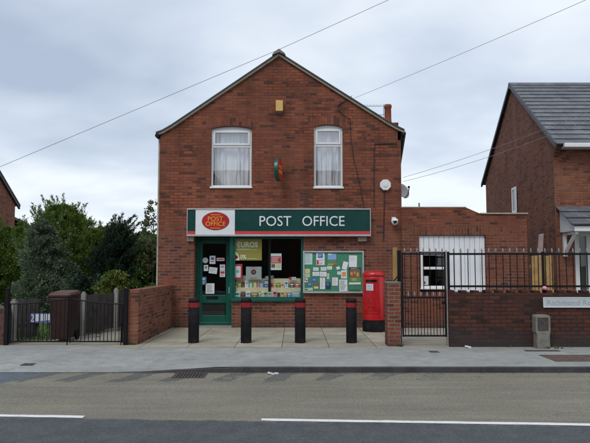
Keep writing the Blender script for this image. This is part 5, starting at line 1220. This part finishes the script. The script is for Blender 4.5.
# fallen leaves / grit in the gutter: nobody could count it
gr = MB()
for i in range(1500):
    x = random.uniform(-6, 7); y = 9.095 - abs(random.gauss(0, .06)); s = random.uniform(.004, .014); a = random.uniform(0, 6.28); z = rz(y) + .003
    gr.add([(x + s * math.cos(a + q), y + s * math.sin(a + q), z + random.uniform(0, .006)) for q in (0, 1.9, 3.6)], [(0, 1, 2)])
for i in range(900):
    x = random.uniform(3.0, 7) if i % 2 else random.uniform(-3.1, 1.8); y = (11.19 if i % 2 else 14.48) - abs(random.gauss(0, .035)); s = random.uniform(.004, .012); a = random.uniform(0, 6.28); z = .008
    gr.add([(x + s * math.cos(a + q), y + s * math.sin(a + q), z + random.uniform(0, .006)) for q in (0, 1.9, 3.6)], [(0, 1, 2)])
obj('gravel', gr, leaf_mat('gutter_grit', (.05, .04, .03), (.13, .10, .06), (.28, .25, .2)), None, 'scattered grit and leaf scraps along the gutter', 'grit', kind='stuff', fix=False)

wd = MB()
for i in range(60):
    cx0, cy0 = random.choice([(random.uniform(3.0, 7.2), 11.17), (random.uniform(1.83, 2.1), 11.2 + random.uniform(0, .5)), (-3.28, random.uniform(11.5, 14.4)), (random.uniform(-3.35, -3.1), 11.46), (4.6 + random.uniform(0, .4), 11.0), (random.uniform(1.6, 2.1), 14.3)])
    for k in range(14):
        a = random.uniform(0, 6.28); l = random.uniform(.015, .06); w2 = random.uniform(.004, .009); bx2, by2 = cx0 + random.gauss(0, .012), cy0 + random.gauss(0, .012)
        wd.add([(bx2 - w2 * math.sin(a), by2 + w2 * math.cos(a), .006), (bx2 + w2 * math.sin(a), by2 - w2 * math.cos(a), .006), (bx2 + l * .7 * math.cos(a), by2 + l * .7 * math.sin(a), .006 + l)], [(0, 1, 2)])
obj('weeds', wd, L_MID, None, 'tiny green weeds sprouting along the foot of the brick walls', 'weeds', kind='stuff', fix=False)

# ================================================================== OVERHEAD WIRES
def wire(pts, r, lab, sag=0):
    ps = [Vector(p) for p in pts]; out = []
    for a, b in zip(ps, ps[1:]):
        for i in range(17):
            t = i / 16; q = a.lerp(b, t); q.z -= sag * 4 * t * (1 - t); out.append(q)
    obj('overhead_wire', MB().tube(out, r, 5), WIRE, None, lab, 'wire', 'overhead wires')
def w3(px, py, Y): x, z = A(px, py, Y); return (x, Y, z)
wire([w3(-60, 192, 19.0), w3(279, 49.5, 17.5), w3(450, -28, 16.6)], .0075, 'long overhead wire rising over the shop ridge from the left')
wire([w3(352, 99, YF - .05), w3(640, -24, 9.0)], .0042, 'overhead wire leaving the gable verge and rising to the right', .03)
wire([w3(403, 177.5, YF + .4), w3(640, 90, 11.5)], .0045, 'upper wire of the close pair rising right from the side wall', .10)
wire([w3(403, 181.5, YF + .4), w3(640, 97.5, 11.5)], .0045, 'lower wire of the close pair rising right from the side wall', .14)

# ================================================================== HOUSE ACROSS THE ROAD (seen only as the reflection in the panes)
oh = thing('opposite_house', (-1, -9, 0), 'brick terrace behind the viewer, dark in the upstairs pane reflections', 'house')
obj('wall', MB().box(-12, 9, -16, -8, -.1, 5.6), B_DARK, oh)
obj('roof', MB().prism_x([(-7.7, 5.5), (-16.3, 5.5), (-12, 8.2)], -12.2, 9.2), SLATE, oh)
obj('gable_bay', MB().prism_y([(-11, -.1), (-3.6, -.1), (-3.6, 5.6), (-7.3, 9.6), (-11, 5.6)], -12, -7.6), B_DARK, oh)
for x in (-8.5, -5.4, -1.5, 2.5, 6):
    for z in (0.9, 3.5): obj('window', MB().box(x - .6, x + .6, -7.99 if x > -3 else -7.64, -7.9 if x > -3 else -7.55, z, z + 1.3).box(x - .52, x + .52, -7.9 if x > -3 else -7.55, -7.89 if x > -3 else -7.54, z + .08, z + 1.22, 1), [TILEDARK, MATS['dark_pane']], oh)

# ================================================================== LIGHT AND SKY
SUN_EL, SUN_AZ = 52, 205     # degrees; azimuth clockwise from +Y: high, behind the viewer's left shoulder
sd = bpy.data.lights.new('sun', 'SUN'); sd.energy = 1.3; sd.angle = R(25); sd.color = (1.0, .96, .9)
so = bpy.data.objects.new('sun', sd); COL.objects.link(so)
d = Vector((math.sin(R(SUN_AZ)) * math.cos(R(SUN_EL)), math.cos(R(SUN_AZ)) * math.cos(R(SUN_EL)), math.sin(R(SUN_EL))))
so.rotation_euler = d.to_track_quat('Z', 'Y').to_euler(); so.location = (0, 0, 30)
w = bpy.data.worlds.new('World'); S.world = w; w.use_nodes = True; nt = w.node_tree
bg = nt.nodes['Background']; bg.inputs['Strength'].default_value = 0.1
sky = N(nt, 'ShaderNodeTexSky'); sky.sky_type = 'NISHITA'; sky.sun_disc = False; sky.sun_elevation = R(SUN_EL); sky.sun_rotation = R(SUN_AZ)
tc = nt.nodes.new('ShaderNodeTexCoord'); sp = N(nt, 'ShaderNodeSeparateXYZ'); nt.links.new(tc.outputs['Generated'], sp.inputs[0])
zc = math_n(nt, 'ADD', math_n(nt, 'MAXIMUM', sp.outputs['Z'], 0.0), 0.22)
cb = N(nt, 'ShaderNodeCombineXYZ')
nt.links.new(math_n(nt, 'DIVIDE', sp.outputs['X'], zc), cb.inputs[0]); nt.links.new(math_n(nt, 'DIVIDE', sp.outputs['Y'], zc), cb.inputs[1])
n1 = noise(nt, cb.outputs[0], .95, 5, .45)
mp = N(nt, 'ShaderNodeMapping'); mp.inputs['Location'].default_value = (3.1, 1.7, 0); mp.inputs['Scale'].default_value = (1, 1.2, 1); nt.links.new(cb.outputs[0], mp.inputs[0])
n2 = noise(nt, mp.outputs[0], 1.9, 4, .45)
f = math_n(nt, 'ADD', math_n(nt, 'MULTIPLY', n1, .65), math_n(nt, 'MULTIPLY', n2, .35))
# cloud deck: darker undersides to the left, brighter to the right and towards the horizon
f = math_n(nt, 'ADD', f, math_n(nt, 'MULTIPLY', sp.outputs['X'], .14))
f = math_n(nt, 'ADD', f, math_n(nt, 'MULTIPLY', math_n(nt, 'MULTIPLY_ADD', sp.outputs['Z'], -4.0, 1.0, True), .16))
cl = ramp(nt, f, [(.36, (3.9, 4.55, 5.75)), (.50, (5.7, 6.4, 7.45)), (.62, (7.8, 8.3, 8.8))])
cov = mixrgb(nt, .9, sky.outputs[0], cl)
nt.links.new(cov, bg.inputs['Color'])

S.view_settings.view_transform = 'Standard'; S.view_settings.look = 'None'; S.view_settings.gamma = 1; S.view_settings.exposure = 0.3
S.view_settings.use_curve_mapping = False
S.render.engine = 'CYCLES'
S.cycles.max_bounces = 8; S.cycles.transparent_max_bounces = 12
try: S.cycles.use_denoising = True
except Exception: pass
